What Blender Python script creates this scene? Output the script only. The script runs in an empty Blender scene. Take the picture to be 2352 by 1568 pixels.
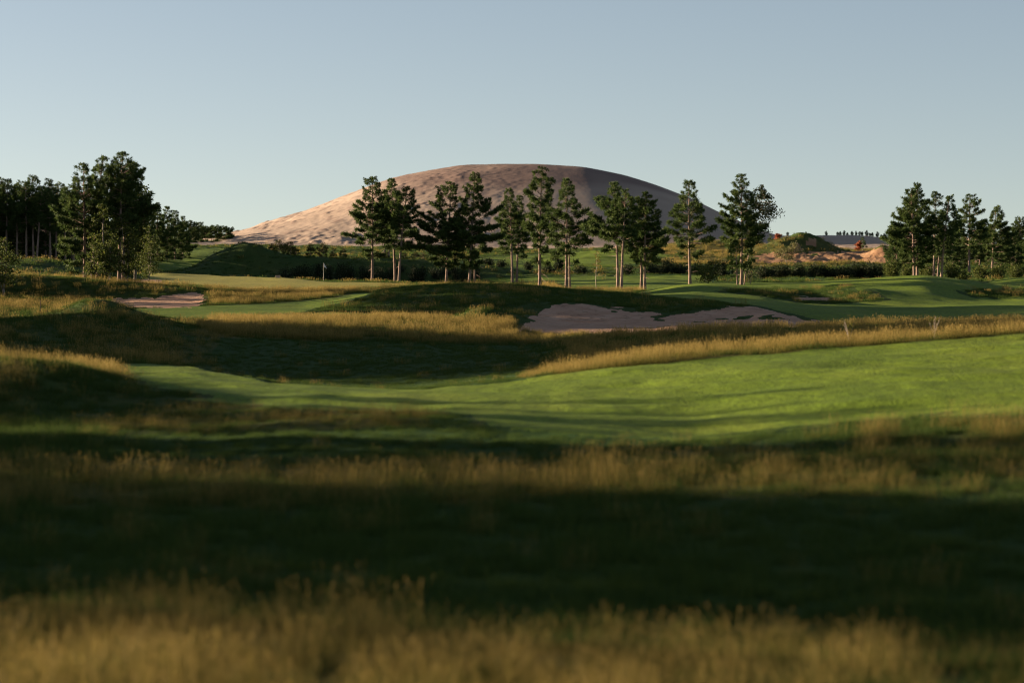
import bpy, math, random
import numpy as np
from math import radians, sin, cos, tan, pi

# ------------------------------------------------------------------ basics
sc = bpy.context.scene
COL = sc.collection
K = (36.0 / 85.0) / 2352.0          # metres per survey pixel per metre of distance
EYE = 6.0                           # camera height over the datum
SUN_E, SUN_D = 8.5, 17.0            # sun elevation; angle behind the left-right line
FAST = False

def tag(o, label=None, cat=None, group=None, kind=None):
    if label: o['label'] = label
    if cat: o['category'] = cat
    if group: o['group'] = group
    if kind: o['kind'] = kind
    return o

def mesh_data(name, V, F, mat=None, attrs=None, smooth=True, normals=None):
    """V (n,3); F list of arrays each (m,k)"""
    V = np.asarray(V, dtype=np.float32)
    if not isinstance(F, list): F = [F]
    F = [np.asarray(f, dtype=np.int32) for f in F if len(f)]
    me = bpy.data.meshes.new(name)
    me.vertices.add(len(V)); me.vertices.foreach_set('co', V.ravel())
    loops = np.concatenate([f.ravel() for f in F])
    tot = np.concatenate([np.full(len(f), f.shape[1], np.int32) for f in F])
    start = np.concatenate([[0], np.cumsum(tot)[:-1]]).astype(np.int32)
    me.loops.add(len(loops)); me.loops.foreach_set('vertex_index', loops)
    me.polygons.add(len(tot))
    me.polygons.foreach_set('loop_start', start)
    me.polygons.foreach_set('loop_total', tot)
    me.polygons.foreach_set('use_smooth', np.full(len(tot), bool(smooth)))
    for k, a in (attrs or {}).items():
        at = me.attributes.new(k, 'FLOAT', 'POINT')
        at.data.foreach_set('value', np.asarray(a, dtype=np.float32))
    me.update(calc_edges=True)
    if normals is not None:
        me.normals_split_custom_set_from_vertices(np.asarray(normals, dtype=np.float32))
    if mat: me.materials.append(mat)
    return me

def obj(name, me, parent=None, loc=None):
    o = bpy.data.objects.new(name, me); COL.objects.link(o)
    if parent: o.parent = parent
    if loc is not None: o.location = loc
    return o

def empty(name, loc):
    o = bpy.data.objects.new(name, None); COL.objects.link(o); o.location = loc
    o.empty_display_size = 0.5
    return o

# ------------------------------------------------------------------ noise
_tabs = {}
def vnoise(x, y, seed=0):
    if seed not in _tabs: _tabs[seed] = np.random.RandomState(seed).rand(256, 256)
    t = _tabs[seed]
    xi = np.floor(x).astype(np.int64); yi = np.floor(y).astype(np.int64)
    fx = x - xi; fy = y - yi
    fx = fx * fx * fx * (fx * (fx * 6 - 15) + 10); fy = fy * fy * fy * (fy * (fy * 6 - 15) + 10)
    a = t[xi & 255, yi & 255]; b = t[(xi + 1) & 255, yi & 255]
    c = t[xi & 255, (yi + 1) & 255]; d = t[(xi + 1) & 255, (yi + 1) & 255]
    return (a * (1 - fx) + b * fx) * (1 - fy) + (c * (1 - fx) + d * fx) * fy
def fbm(x, y, seed=0, octv=4, gain=0.5):
    s = 0.0; a = 1.0; n = 0.0
    for i in range(octv):
        s = s + a * (vnoise(x, y, seed + i) - 0.5); n += a; a *= gain; x = x * 2.03 + 17.1; y = y * 2.03 + 9.7
    return s / n * 2      # about -1..1

def px(u, v, D):         # survey pixel + distance -> world
    return ((u - 1176) * K * D, D, EYE - (v - 540) * K * D)

# ------------------------------------------------------------------ terrain
# each row is a line of the ground running across the view: (u, distance, v) or (u, distance, 'z', height)
def zr(D, z): return [(u, D, 540 + (EYE - z) / (K * D)) for u in (-400, 2800)]
ROWS = [
 zr(2, 4.2), zr(14, 1.4), zr(27, 0.45),
 [(-400,36,540+5.55/(K*36)),(1200,36,540+5.75/(K*36)),(2800,36,540+5.8/(K*36))],
 [(-400,47,540+5.8/(K*47)),(1200,47,540+5.85/(K*47)),(2800,47,540+5.6/(K*47))],
 [(-400,58,540+5.9/(K*58)),(1200,58,540+5.75/(K*58)),(2800,58,540+5.1/(K*58))],
 [(-400,80,945),(285,80,945),(700,78,940),(1200,74,955),(1600,70,985),(2000,67,970),(2352,65,950),(2800,64,935)],
 [(-400,122,822),(0,122,826),(285,120,830),(450,112,845),(620,103,875),(800,95,893),(950,94,890),(1200,95,870),(1500,97,835),(1800,98,808),(2100,99,785),(2352,100,768),(2800,101,745)],
 'trough',
 [(-400,134,796),(0,134,800),(300,132,811),(600,122,857),(900,117,862),(1200,116,838),(1500,118,806),(1800,118,785),(2100,118,765),(2352,118,752),(2800,118,735)],
 [(-400,148,748),(0,148,760),(300,148,765),(600,148,772),(900,148,785),(1200,149,790),(1330,150,777),(1500,150,762),(1700,150,755),(1900,150,752),(2352,150,742),(2800,150,733)],
 [(-400,165,735),(0,165,740),(300,165,745),(600,165,740),(900,165,737),(1100,165,742),(1250,165,757),(1500,165,760),(1700,165,757),(1900,165,751),(2100,165,746),(2352,165,738),(2800,165,728)],
 [(-400,180,722),(0,180,728),(300,180,732),(600,180,732),(750,180,730),(1000,180,728),(1100,180,729),(1190,180,735),(1280,180,739),(1500,180,739),(1700,180,738),(1850,180,740),(1950,180,738),(2100,180,735),(2352,180,722),(2800,180,715)],
 [(-400,190,715),(0,190,718),(300,190,722),(600,190,718),(750,190,712),(900,190,703),(1000,190,697),(1100,190,692),(1200,190,693),(1250,190,697),(1300,190,697),(1400,190,706),(1500,190,712),(1600,190,706),(1700,190,705),(1800,190,712),(1900,190,722),(2000,190,728),(2200,190,720),(2352,190,712),(2800,190,705)],
 [(-400,212,694),(0,212,698),(150,212,704),(300,212,706),(450,212,706),(500,212,703),(600,212,700),(700,212,702),(760,212,694),(820,212,682),(870,212,668),(950,212,657),(1050,212,653),(1150,212,654),(1240,212,661),(1320,212,669),(1420,212,676),(1500,212,679),(1600,212,682),(1750,212,692),(1900,212,706),(2100,212,712),(2352,212,702),(2800,212,695)],
 [(-400,233,672),(0,233,680),(100,233,684),(200,233,691),(300,231,698),(360,230,699),(450,228,700),(500,226,690),(600,226,694),(720,226,688),(800,226,682),(870,226,674),(950,226,666),(1050,226,663),(1150,226,665),(1240,226,669),(1420,226,678),(1500,226,675),(1600,226,668),(1750,226,676),(1850,226,694),(2000,226,704),(2100,226,706),(2352,226,697),(2800,226,690)],
 [(-400,240,626),(0,240,631),(100,240,633),(200,240,640),(280,240,650),(360,240,655),(420,240,660),(480,240,667),(560,240,673),(640,240,674),(720,240,674),(815,240,669),(870,240,670),(950,240,674),(1200,240,674),(1300,240,674),(1420,240,677),(1480,240,669),(1550,240,656),(1620,240,650),(1700,240,653),(1800,240,667),(1870,240,691),(1950,240,690),(2100,240,688),(2250,240,696),(2352,240,691),(2800,240,690)],
 [(-400,258,640),(0,258,642),(150,258,644),(250,258,650),(330,258,657),(480,258,662),(560,258,666),(700,258,667),(815,258,665),(930,258,661),(1100,258,665),(1300,258,668),(1420,258,670),(1500,258,668),(1620,258,657),(1750,258,657),(1800,258,659),(1870,258,661),(1950,258,657),(2050,258,656),(2120,258,652),(2200,258,665),(2300,258,680),(2352,258,680),(2800,258,670)],
 [(-400,285,628),(0,285,628),(200,285,635),(290,285,645),(340,285,645),(420,285,646.5),(560,285,649),(740,280,653),(850,280,654),(930,280,655),(1100,285,661),(1250,285,661),(1420,285,664),(1500,285,662),(1620,285,658),(1750,285,655),(1850,285,650),(1950,285,645),(2050,285,637),(2120,285,634),(2200,285,641),(2280,285,656),(2352,285,662),(2800,285,650)],
 [(-400,310,618),(0,310,618),(200,315,628),(320,335,633),(370,345,627),(420,345,627.5),(480,338,631),(560,325,634),(640,315,637),(700,302,643),(740,295,647.5),(900,293,649),(1000,310,656),(1200,310,656),(1320,310,657),(1500,310,655),(1620,310,655),(1750,310,656),(1900,310,653),(2050,310,650),(2150,310,652),(2250,310,652),(2300,310,646),(2352,310,638),(2800,310,625)],
 [(-400,335,612),(0,335,614),(300,352,636),(420,356,642),(560,346,648),(740,335,657),(900,335,657),(1100,335,654),(1320,335,648),(1500,335,645),(1750,335,648),(1900,335,649),(2050,335,650),(2200,335,648),(2352,335,642),(2800,335,630)],
 [(-400,362,602),(0,362,607),(300,362,627),(380,362,628),(450,366,634),(560,371,645),(740,372,653),(900,372,654),(1100,368,648),(1320,362,640),(1500,362,638),(1600,362,637),(1750,362,645),(1900,362,643),(2100,362,640),(2352,362,638),(2800,362,630)],
 [(-400,385,592),(0,385,599),(200,385,604),(300,385,612),(390,385,625),(425,385,616),(451,385,605),(472,385,589),(492,385,577),(517,385,572),(533,385,564),(550,385,555),(570,385,550.5),(595,385,557),(615,385,568),(656,385,583),(720,385,588),(800,385,590),(900,385,594),(1000,385,600),(1100,385,608),(1200,385,625),(1300,385,630),(1450,385,632),(1600,385,632),(1750,385,635),(2000,385,630),(2352,385,625),(2800,385,620)],
 [(-400,412,582),(0,412,592),(300,412,602),(380,412,613),(450,412,618),(530,412,614),(580,412,612),(650,412,606),(800,412,602),(1000,412,602),(1100,412,606),(1250,412,615),(1400,412,615),(1500,412,612),(1600,412,612),(1750,412,618),(1900,412,616),(2352,412,612),(2800,412,608)],
 [(-400,460,575),(0,460,585),(350,460,592),(450,460,599),(560,460,600),(800,460,594),(1000,460,593),(1200,460,600),(1350,460,595),(1500,460,598),(1600,460,602),(1700,460,604),(1800,460,604),(1900,460,605),(2050,460,604),(2352,460,602),(2800,460,600)],
 [(-400,482,572),(0,482,580),(350,482,583),(450,482,588),(560,482,590),(800,482,588),(1000,482,588),(1200,482,594),(1350,482,588),(1500,482,588),(1600,482,588),(1700,482,588),(1760,482,585),(1900,482,582),(1980,482,582),(2040,482,576),(2120,482,584),(2352,482,590),(2800,482,590)],
 [(-400,510,570),(0,510,575),(350,510,573),(450,510,576),(560,510,580),(800,510,582),(1000,510,582),(1200,510,588),(1300,510,583),(1400,510,577),(1480,510,580),(1600,510,576),(1700,510,576),(1800,510,575),(1900,510,577),(2000,510,577),(2352,510,580),(2800,510,580)],
 [(-400,560,560),(0,560,564),(350,560,565),(450,560,562),(560,560,565),(800,560,568),(1000,560,570),(1300,560,575),(1400,560,573),(1500,560,570),(1600,560,564),(1680,560,562),(1750,560,572),(1850,560,572),(1950,560,574),(2050,560,573),(2352,560,572),(2800,560,570)],
 [(-400,620,556),(0,620,556),(450,620,558),(800,620,562),(1200,620,567),(1700,620,562),(1900,620,566),(2352,620,565),(2800,620,562)],
 [(-400,800,550),(800,800,553),(1600,800,553),(1720,780,550),(1790,740,542),(1850,740,543),(1900,740,541),(1960,740,541),(2000,740,544),(2050,740,549),(2352,740,552),(2800,740,550)],
 [(-400,1050,546),(1650,1050,546),(1800,1050,553),(2352,1050,553),(2800,1050,551)],
 zr(1400, -1.0), zr(6500, -14.0)]
UL = np.arange(-400, 2801, 8.0)

def smooth1(a, s):
    r = int(3 * s / 8) + 1
    k = np.exp(-0.5 * (np.arange(-r, r + 1) * 8.0 / s) ** 2); k /= k.sum()
    return np.convolve(np.pad(a, r, mode='edge'), k, mode='valid')

rowD, rowZ = [], []
for R in ROWS:
    if isinstance(R, str):
        rowD.append(None); rowZ.append(None); continue
    R = np.array(R, float)
    d = smooth1(np.interp(UL, R[:, 0], R[:, 1]), 40); v = smooth1(np.interp(UL, R[:, 0], R[:, 2]), 16)
    rowD.append(d); rowZ.append(EYE - (v - 540) * K * d)
for i in range(len(rowD)):
    if rowD[i] is None:
        dep = smooth1(np.interp(UL, [-400, 285, 450, 900, 1200, 1500, 2800], [.1, .1, .45, .5, .3, .12, .12]), 40)
        rowD[i] = rowD[i - 1] + 5.0; rowZ[i] = rowZ[i - 1] - dep
R7 = rowD[7]                                           # back edge of the near fairway
RD = np.array(rowD); RZ = np.array(rowZ)               # (rows, cols)
# monotone cubic through the rows, column by column
LD = np.log(RD)
h = np.diff(LD, axis=0); dl = np.diff(RZ, axis=0) / h
m = np.zeros_like(RZ)
w1 = 2 * h[1:] + h[:-1]; w2 = h[1:] + 2 * h[:-1]
ok = dl[:-1] * dl[1:] > 0
with np.errstate(divide='ignore', invalid='ignore'):
    m[1:-1] = np.where(ok, (w1 + w2) / (w1 / dl[:-1] + w2 / dl[1:]), 0)
m[0] = dl[0]; m[-1] = dl[-1]
TL = np.linspace(math.log(2.0), math.log(6500.0), 2400)
TZ = np.zeros((len(TL), len(UL)), np.float64)
for c in range(len(UL)):
    i = np.clip(np.searchsorted(LD[:, c], TL, side='right') - 1, 0, len(h) - 1)
    t = (TL - LD[i, c]) / h[i, c]
    TZ[:, c] = ((2*t**3-3*t**2+1)*RZ[i, c] + (t**3-2*t**2+t)*h[i, c]*m[i, c] + (-2*t**3+3*t**2)*RZ[i+1, c] + (t**3-t**2)*h[i, c]*m[i+1, c])
# soften kinks along the distance
TZ = (np.roll(TZ, 1, 0) + 2 * TZ + np.roll(TZ, -1, 0)) / 4; TZ[0] = TZ[1]; TZ[-1] = TZ[-2]

def base_z(u, D):
    a = np.clip((np.log(D) - TL[0]) / (TL[1] - TL[0]), 0, len(TL) - 1.001); i = a.astype(int); fa = a - i
    b = np.clip((np.clip(u, -400, 2800) - UL[0]) / 8.0, 0, len(UL) - 1.001); j = b.astype(int); fb = b - j
    return ((TZ[i, j]*(1-fb) + TZ[i, j+1]*fb)*(1-fa) + (TZ[i+1, j]*(1-fb) + TZ[i+1, j+1]*fb)*fa)

# single hummocks: (u, D, height, radius across, radius along)
HUMMOCKS = [
 (80, 88, .85, 3.0, 5), (0, 95, .8, 3, 4), (200, 94, .25, 1.6, 4), (-80, 84, 1.0, 4, 5),
 (215, 172, 1.15, 3.0, 3.5), (270, 172, .5, 3.5, 3.5), (170, 150, .7, 6, 6), (20, 140, .8, 7, 8), (330, 150, .5, 4, 5),
 (1100, 170, .75, 1.5, 2.5), (1165, 172, .65, 2.2, 3), (1215, 178, .5, 2.0, 3),
 (1775, 181, .55, 1.6, 3), (1550, 166, .25, 1.2, 1.5), (1235, 205, .3, 2, 4),
 (1960, 247, .75, 4.5, 5), (2010, 240, .35, 4, 6),
 (120, 300, 1.3, 9, 12), (20, 290, .8, 10, 9),
 (1850, 505, 3.0, 4.6, 7), (1815, 500, 1.2, 5, 8), (1890, 507, 1.5, 4, 8), (1770, 500, 1.0, 6, 8), (2035, 478, 1.6, 3.2, 5),
 (1660, 520, 1.6, 9, 10), (1590, 540, 1.4, 8, 12), (1720, 530, 1.3, 5, 9), (1460, 500, .8, 8, 10),
 (470, 372, .5, 3, 5), (650, 372, .9, 4, 6), (560, 362, 1.0, 4.5, 7), (380, 322, .35, 3, 5),
]
def height(u, D):
    u = np.asarray(u, float); D = np.asarray(D, float)
    x = (u - 1176) * K * D
    z = base_z(u, D)
    for (hu, hD, hh, rx, ry) in HUMMOCKS:
        q = ((x - (hu - 1176) * K * hD) / rx) ** 2 + ((D - hD) / ry) ** 2
        z = z + hh * np.exp(-q)
    far = np.clip((D - 20) / 30, 0, 1)
    z = z + far * (0.10 * fbm(x / 9, D / 14, 3, 2) + 0.035 * fbm(x / 2.2, D / 3.5, 11, 2))
    z = z + np.clip((D - 185) / 20, 0, 1) * np.clip((335 - D) / 20, 0, 1) * np.clip((u - 1450) / 200, 0, 1) * .30 * fbm(x / 10 + .06 * D, D / 17, 19, 2)
    und = np.clip((D - 60) / 8, 0, 1) * np.clip((125 - D) / 12, 0, 1)
    z = z + und * (.16 * fbm(x / 5.5 + .12 * D, D / 5, 15, 2) + .075 * fbm(x / 1.9 + .3 * D, D / 1.7, 17, 3))
    wild = np.clip((D - 320) / 60, 0, 1) * np.clip((900 - D) / 100, 0, 1)
    z = z + wild * 0.55 * fbm(x / 9, D / 11, 21, 3)
    bank = np.clip((u - 1740) / 40, 0, 1) * np.clip((D - 455) / 10, 0, 1) * np.clip((530 - D) / 15, 0, 1)
    rill = np.abs(fbm((x + 0.35 * D) / 2.6, D / 9, 31, 3))
    z = z + bank * (0.55 * fbm(x / 5, D / 9, 35, 3) - 0.6 * rill)
    return z
def vpix(z, D): return 540 + (EYE - z) / (K * D)
def hz(x, D):
    return float(height(np.array([1176 + x / (K * D)]), np.array([D]))[0])

# ------------------------------------------------------------------ zones
def pip(u, v, poly):
    r = np.zeros(u.shape, bool); n = len(poly)
    for i in range(n):
        x1, y1 = poly[i]; x2, y2 = poly[(i + 1) % n]
        if y1 == y2: continue
        c = ((y1 > v) != (y2 > v)) & (u < (x2 - x1) * (v - y1) / (y2 - y1) + x1)
        r ^= c
    return r
Z_ROUGH, Z_FAIR, Z_GREEN, Z_SAND = 0, 1, 2, 3
FRONT = np.array([(-400, 800), (284, 828), (300, 850), (340, 884), (420, 905), (520, 925), (700, 940), (1000, 950), (1080, 958), (1130, 985), (1240, 1000), (1500, 1010), (1700, 1003), (1850, 988), (2000, 972), (2352, 950), (2900, 925)], float)
GREEN_P = [(330, 641), (345, 628), (380, 600), (760, 600), (960, 640), (935, 656), (880, 659), (800, 664), (720, 665.5), (600, 665), (520, 662), (460, 656), (400, 650)]
STRIP_P = [(275, 709), (400, 707), (480, 702), (600, 698), (700, 691.5), (780, 682), (815, 674), (850, 671), (835, 684), (760, 700), (690, 717), (560, 729), (420, 734), (330, 723)]
APRON_P = [(640, 726), (760, 716), (860, 721), (1000, 722), (1060, 727), (980, 731), (640, 733)]
RIGHT_P = [(1470, 676), (1540, 655), (1620, 645), (1800, 650), (1990, 636), (2120, 628), (2260, 650), (2330, 630), (2900, 610), (2900, 744), (2250, 743), (1965, 746), (1880, 735), (1800, 716), (1745, 702), (1640, 690), (1560, 684)]
RROUGH_P = [(1640, 668), (1700, 660), (1790, 662), (1850, 662), (1895, 655), (1960, 657), (2010, 672), (2050, 688), (2000, 694), (1900, 699), (1820, 694), (1740, 680)]
RROUGH2_P = [(2190, 668), (2260, 664), (2700, 662), (2700, 682), (2330, 688), (2230, 682)]
MIDFAIR_P = [(1105, 640), (1180, 622), (1330, 634), (1620, 632), (1640, 655), (1560, 657), (1480, 668), (1300, 668), (1290, 650), (1180, 655)]
FAR_P = [(1040, 604), (1130, 590), (1300, 580), (1400, 574), (1500, 578), (1560, 590), (1480, 603), (1420, 612), (1330, 612), (1240, 622), (1120, 624)]
LFAR_P = [(340, 640), (345, 566), (470, 568), (560, 574), (700, 585), (560, 610), (470, 628), (420, 640)]
BUNK_C = [(1188, 760), (1222, 738), (1240, 716), (1252, 700), (1290, 697), (1340, 701), (1400, 707), (1460, 714), (1520, 721), (1575, 722), (1610, 714), (1660, 708), (1710, 707), (1760, 712), (1800, 724), (1850, 735), (1915, 746), (1885, 752), (1700, 760), (1500, 766), (1300, 764)]
BUNK_L = [(238, 696), (262, 686), (300, 684), (350, 687), (372, 679), (405, 674), (440, 672), (458, 678), (468, 690), (455, 703), (400, 707), (330, 707), (275, 706)]
BUNK_R = [(1818, 694), (1826, 683), (1860, 684), (1905, 682), (1902, 690), (1880, 698), (1850, 700)]
BUNK_S = [(300, 646), (340, 641), (372, 643), (375, 652), (310, 654)]
BANK_P = [(1725, 608), (1740, 585), (1800, 578), (1860, 577), (1930, 579), (2060, 570), (2075, 604), (1980, 608), (1850, 604), (1780, 612)]
BANKM_P = [(1815, 575), (1835, 560), (1850, 548), (1872, 552), (1880, 566), (1860, 573), (1840, 577)]

def classify(u, D, z, jitter=True):
    x = (u - 1176) * K * D
    j = 1.0 if jitter else 0.0
    v0 = vpix(z, D)
    wob = fbm(x / 1.3, D / 4.0, 41, 3)
    wob2 = fbm(x / 1.1, D / 3.0, 51, 3)
    un = u + j * 5 * wob; vn = v0 + j * 1.6 * wob2
    ub = u + j * 16 * wob; vb = v0 + j * 5.5 * wob2
    zone = np.zeros(u.shape, np.int8)
    r7 = np.interp(u, UL, R7)
    fr = (D < r7) & (D > 55) & (v0 + j * 26 * fbm(x / 2.5, D / 2.0, 43, 4) < np.interp(un, FRONT[:, 0], FRONT[:, 1])) & (u > 284 + 4 * wob)
    zone[fr] = Z_FAIR
    def put(poly, d0, d1, k, U=un, Vv=vn):
        q = (D > d0) & (D < d1); q[q] = pip(U[q], Vv[q], poly); zone[q] = k
    put(STRIP_P, 172, 240, Z_FAIR); put(APRON_P, 170, 200, Z_FAIR)
    put(RIGHT_P, 170, 330, Z_FAIR); put(RROUGH_P, 215, 275, Z_ROUGH, ub, vb); put(RROUGH2_P, 235, 300, Z_ROUGH, ub, vb)
    put(MIDFAIR_P, 262, 372, Z_FAIR); put(FAR_P, 385, 575, Z_FAIR); put(LFAR_P, 388, 560, Z_FAIR)
    put(GREEN_P, 250, np.interp(u, [300, 380, 440, 520, 640, 740, 900, 1000], [338, 347, 346, 334, 318, 297, 296, 300]), Z_GREEN)
    put(BUNK_C, 150, 193, Z_SAND, u + 26 * wob, v0 + 8 * wob2); q = (zone == Z_SAND) & (D < 200) & (D > 178) & (fbm(x / 1.6, D / 2.6, 57, 3) > np.interp(u, [1200, 1450, 1600, 1900], [.7, .6, .45, .38])); zone[q] = Z_ROUGH; put(BUNK_L, 205, 243, Z_SAND, ub, vb); put(BUNK_R, 228, 256, Z_SAND); put(BUNK_S, 252, 300, Z_SAND)
    dd = (D > 455) & (D < 512) & (fbm(x / 3.5, D / 7, 61, 3) < .58)
    q = dd.copy(); q[q] = pip(ub[q], vb[q], BANK_P); zone[q] = Z_SAND
    q = (D > 490) & (D < 520) & (fbm(x / 2, D / 5, 65, 3) > -.05); q[q] = pip(ub[q], vb[q], BANKM_P); zone[q] = Z_SAND
    q = (D > 575) & (D < 1150) & (u > 380); zone[q] = Z_SAND
    return zone

FESC = [  # (poly in survey pixels, near, far, amount of straw grass, raised to brighten sunlit bands, cut to darken shade)
 ([(-400, 1580), (2800, 1580), (2800, 1020), (1200, 1000), (-400, 930)], 20, 80, .07),
 ([(-400, 3000), (1500, 3000), (1500, 1500), (600, 1440), (-400, 1400)], 15, 42, .62),
 ([(1500, 3000), (2800, 3000), (2800, 1540), (1500, 1500)], 15, 36, .4),
 ([(-400, 1175), (700, 1170), (1400, 1150), (2800, 1140), (2800, 1060), (1400, 1070), (-400, 1075)], 40, 70, .4),
 ([(1700, 1100), (2800, 1110), (2800, 945), (2250, 985)], 40, 75, .42),
 ([(-400, 930), (300, 930), (300, 780), (-400, 770)], 70, 120, .35),
 ([(280, 960), (1080, 945), (2150, 970), (1800, 1060), (280, 1060)], 52, 84, .02),
 ([(300, 990), (330, 895), (1000, 940), (1050, 975), (300, 1000)], 66, 90, .36),
 ([(-400, 800), (560, 840), (600, 770), (-400, 735)], 90, 170, .34),
 ([(420, 960), (1120, 960), (1220, 880), (1330, 870), (1500, 800), (1250, 785), (900, 770), (500, 770)], 94, 150, .03),
 ([(400, 772), (900, 785), (1300, 790), (1420, 770), (1250, 750), (1050, 733), (700, 728), (500, 736)], 140, 180, .72),
 ([(1200, 880), (2800, 790), (2800, 725), (1900, 742), (1500, 740), (1300, 770)], 96, 106, .75),
 ([(1250, 860), (2800, 790), (2800, 725), (1900, 748), (1500, 756), (1300, 770)], 107, 144, .34),
 ([(1250, 790), (2800, 790), (2800, 725), (1900, 745), (1500, 754), (1300, 765)], 144, 172, .6),
 ([(640, 722), (880, 655), (1240, 652), (1260, 730), (1000, 730)], 180, 232, .14),
 ([(-400, 700), (240, 710), (480, 672), (300, 640), (-400, 615)], 195, 262, .3),
 ([(470, 672), (820, 664), (820, 692), (480, 704)], 215, 250, .5),
 ([(1230, 740), (1250, 655), (1480, 670), (1800, 695), (1900, 735)], 180, 236, .12),
 ([(1240, 670), (1250, 640), (1500, 640), (1480, 672)], 255, 330, .5),
 ([(1450, 650), (1450, 600), (2352, 600), (2352, 640), (2000, 655)], 325, 455, .02),
 ([(1480, 640), (1480, 565), (1780, 545), (1780, 615)], 430, 600, .8),
 ([(1740, 640), (1740, 545), (2100, 540), (2100, 615)], 440, 560, .5),
]
def fescue(u, D, z):
    x = (u - 1176) * K * D
    v = vpix(z, D)
    un = u + np.where(D < 90, 260, 30) * fbm(x / 4, D / 9, 71, 3); vn = v + 9 * fbm(x / 4, D / 7, 75, 3)
    f = np.full(u.shape, .18)
    for poly, d0, d1, a in FESC:
        q = (D > d0) & (D < d1); q[q] = pip(un[q], vn[q], poly); f[q] = a
    return np.clip(f + np.clip(f * 3, .1, 1) * (.28 * fbm(x / 5, D / 8, 81, 4) + .15 * fbm(x / 1.2, D / 2, 85, 2)), 0, 1)

# ------------------------------------------------------------------ materials
def new_mat(name):
    m = bpy.data.materials.new(name); m.use_nodes = True
    nt = m.node_tree
    for n in list(nt.nodes): nt.nodes.remove(n)
    return m, nt, nt.nodes, nt.links
def node(N, typ, **kw):
    n = N.new(typ)
    for k, v in kw.items():
        if k in ('ins',):
            for a, b in v.items(): n.inputs[a].default_value = b
        else: setattr(n, k, v)
    return n
def ramp(N, pts):
    r = N.new('ShaderNodeValToRGB'); e = r.color_ramp.elements
    while len(e) > 1: e.remove(e[-1])
    e[0].position, e[0].color = pts[0][0], (*pts[0][1], 1)
    for p, c in pts[1:]:
        k = e.new(p); k.color = (*c, 1)
    return r
def noise(N, L, co, scale, detail=4, rough=.55, stretch=None):
    n = N.new('ShaderNodeTexNoise'); n.inputs['Scale'].default_value = scale
    n.inputs['Detail'].default_value = detail; n.inputs['Roughness'].default_value = rough
    if stretch:
        mp = N.new('ShaderNodeMapping'); mp.inputs['Scale'].default_value = stretch
        L.new(co, mp.inputs['Vector']); L.new(mp.outputs[0], n.inputs['Vector'])
    else: L.new(co, n.inputs['Vector'])
    return n
def mixc(N, L, fac, a, b, mode='MIX'):
    n = N.new('ShaderNodeMix'); n.data_type = 'RGBA'; n.blend_type = mode
    for s, val in (('Factor', fac), ('A', a), ('B', b)):
        sock = [i for i in n.inputs if i.name == s and i.type == ('VALUE' if s == 'Factor' else 'RGBA')][0]
        if hasattr(val, 'links'): L.new(val, sock)
        else: sock.default_value = val if s == 'Factor' else (*val, 1)
    return [o for o in n.outputs if o.type == 'RGBA'][0]
def finish(N, L, col, rough=.9, bump=None, bump_d=.1, bump_s=.6, trans=None, spec=.15):
    b = N.new('ShaderNodeBsdfPrincipled'); b.inputs['Roughness'].default_value = rough
    b.inputs['Specular IOR Level'].default_value = spec
    L.new(col, b.inputs['Base Color'])
    if bump is not None:
        bp = N.new('ShaderNodeBump'); bp.inputs['Distance'].default_value = bump_d; bp.inputs['Strength'].default_value = bump_s
        L.new(bump, bp.inputs['Height']); L.new(bp.outputs[0], b.inputs['Normal'])
    o = N.new('ShaderNodeOutputMaterial'); out = b.outputs[0]
    if trans:
        t = N.new('ShaderNodeBsdfTranslucent'); L.new(col, t.inputs['Color'])
        mx = N.new('ShaderNodeMixShader'); mx.inputs[0].default_value = trans
        L.new(b.outputs[0], mx.inputs[1]); L.new(t.outputs[0], mx.inputs[2]); out = mx.outputs[0]
    L.new(out, o.inputs['Surface'])

def mat_turf(name, c0, c1, c2, bs=.5):
    m, nt, N, L = new_mat(name)
    g = N.new('ShaderNodeNewGeometry').outputs['Position']
    a = noise(N, L, g, .16, 5, .6, (1, .5, 1)); f = noise(N, L, g, 3.5, 4, .7, (1, .45, 1))
    r = ramp(N, [(.3, c0), (.52, c1), (.72, c2)]); L.new(a.outputs['Fac'], r.inputs['Fac'])
    r2 = ramp(N, [(.3, (.62, .62, .6)), (.7, (1.25, 1.25, 1.2))]); L.new(f.outputs['Fac'], r2.inputs['Fac'])
    c = mixc(N, L, 1.0, r.outputs[0], r2.outputs[0], 'MULTIPLY')
    b1 = noise(N, L, g, 9, 3, .7, (1, .5, 1))
    finish(N, L, c, .85, b1.outputs['Fac'], .06, bs, spec=.1)
    return m
M_FAIR = mat_turf('fairway_turf', (.085, .132, .008), (.112, .162, .010), (.14, .176, .014), .6)
M_GREEN = mat_turf('green_turf', (.25, .222, .038), (.285, .25, .044), (.31, .262, .052), .15)

def mat_rough():
    m, nt, N, L = new_mat('rough_ground')
    g = N.new('ShaderNodeNewGeometry').outputs['Position']
    at = N.new('ShaderNodeAttribute'); at.attribute_name = 'straw'
    f = noise(N, L, g, 1.4, 5, .7, (1, .5, 1)); f2 = noise(N, L, g, .5, 5, .6, (1, .6, 1))
    r = ramp(N, [(.3, (.024, .052, .013)), (.55, (.038, .075, .018)), (.75, (.058, .088, .022))]); L.new(f.outputs['Fac'], r.inputs['Fac'])
    s = ramp(N, [(.3, (.07, .062, .018)), (.55, (.12, .095, .028)), (.75, (.17, .125, .042))]); L.new(f2.outputs['Fac'], s.inputs['Fac'])
    c = mixc(N, L, at.outputs['Fac'], r.outputs[0], s.outputs[0])
    b1 = noise(N, L, g, 5, 4, .75)
    finish(N, L, c, .95, b1.outputs['Fac'], .25, .8, spec=.05)
    return m
M_ROUGH = mat_rough()

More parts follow.
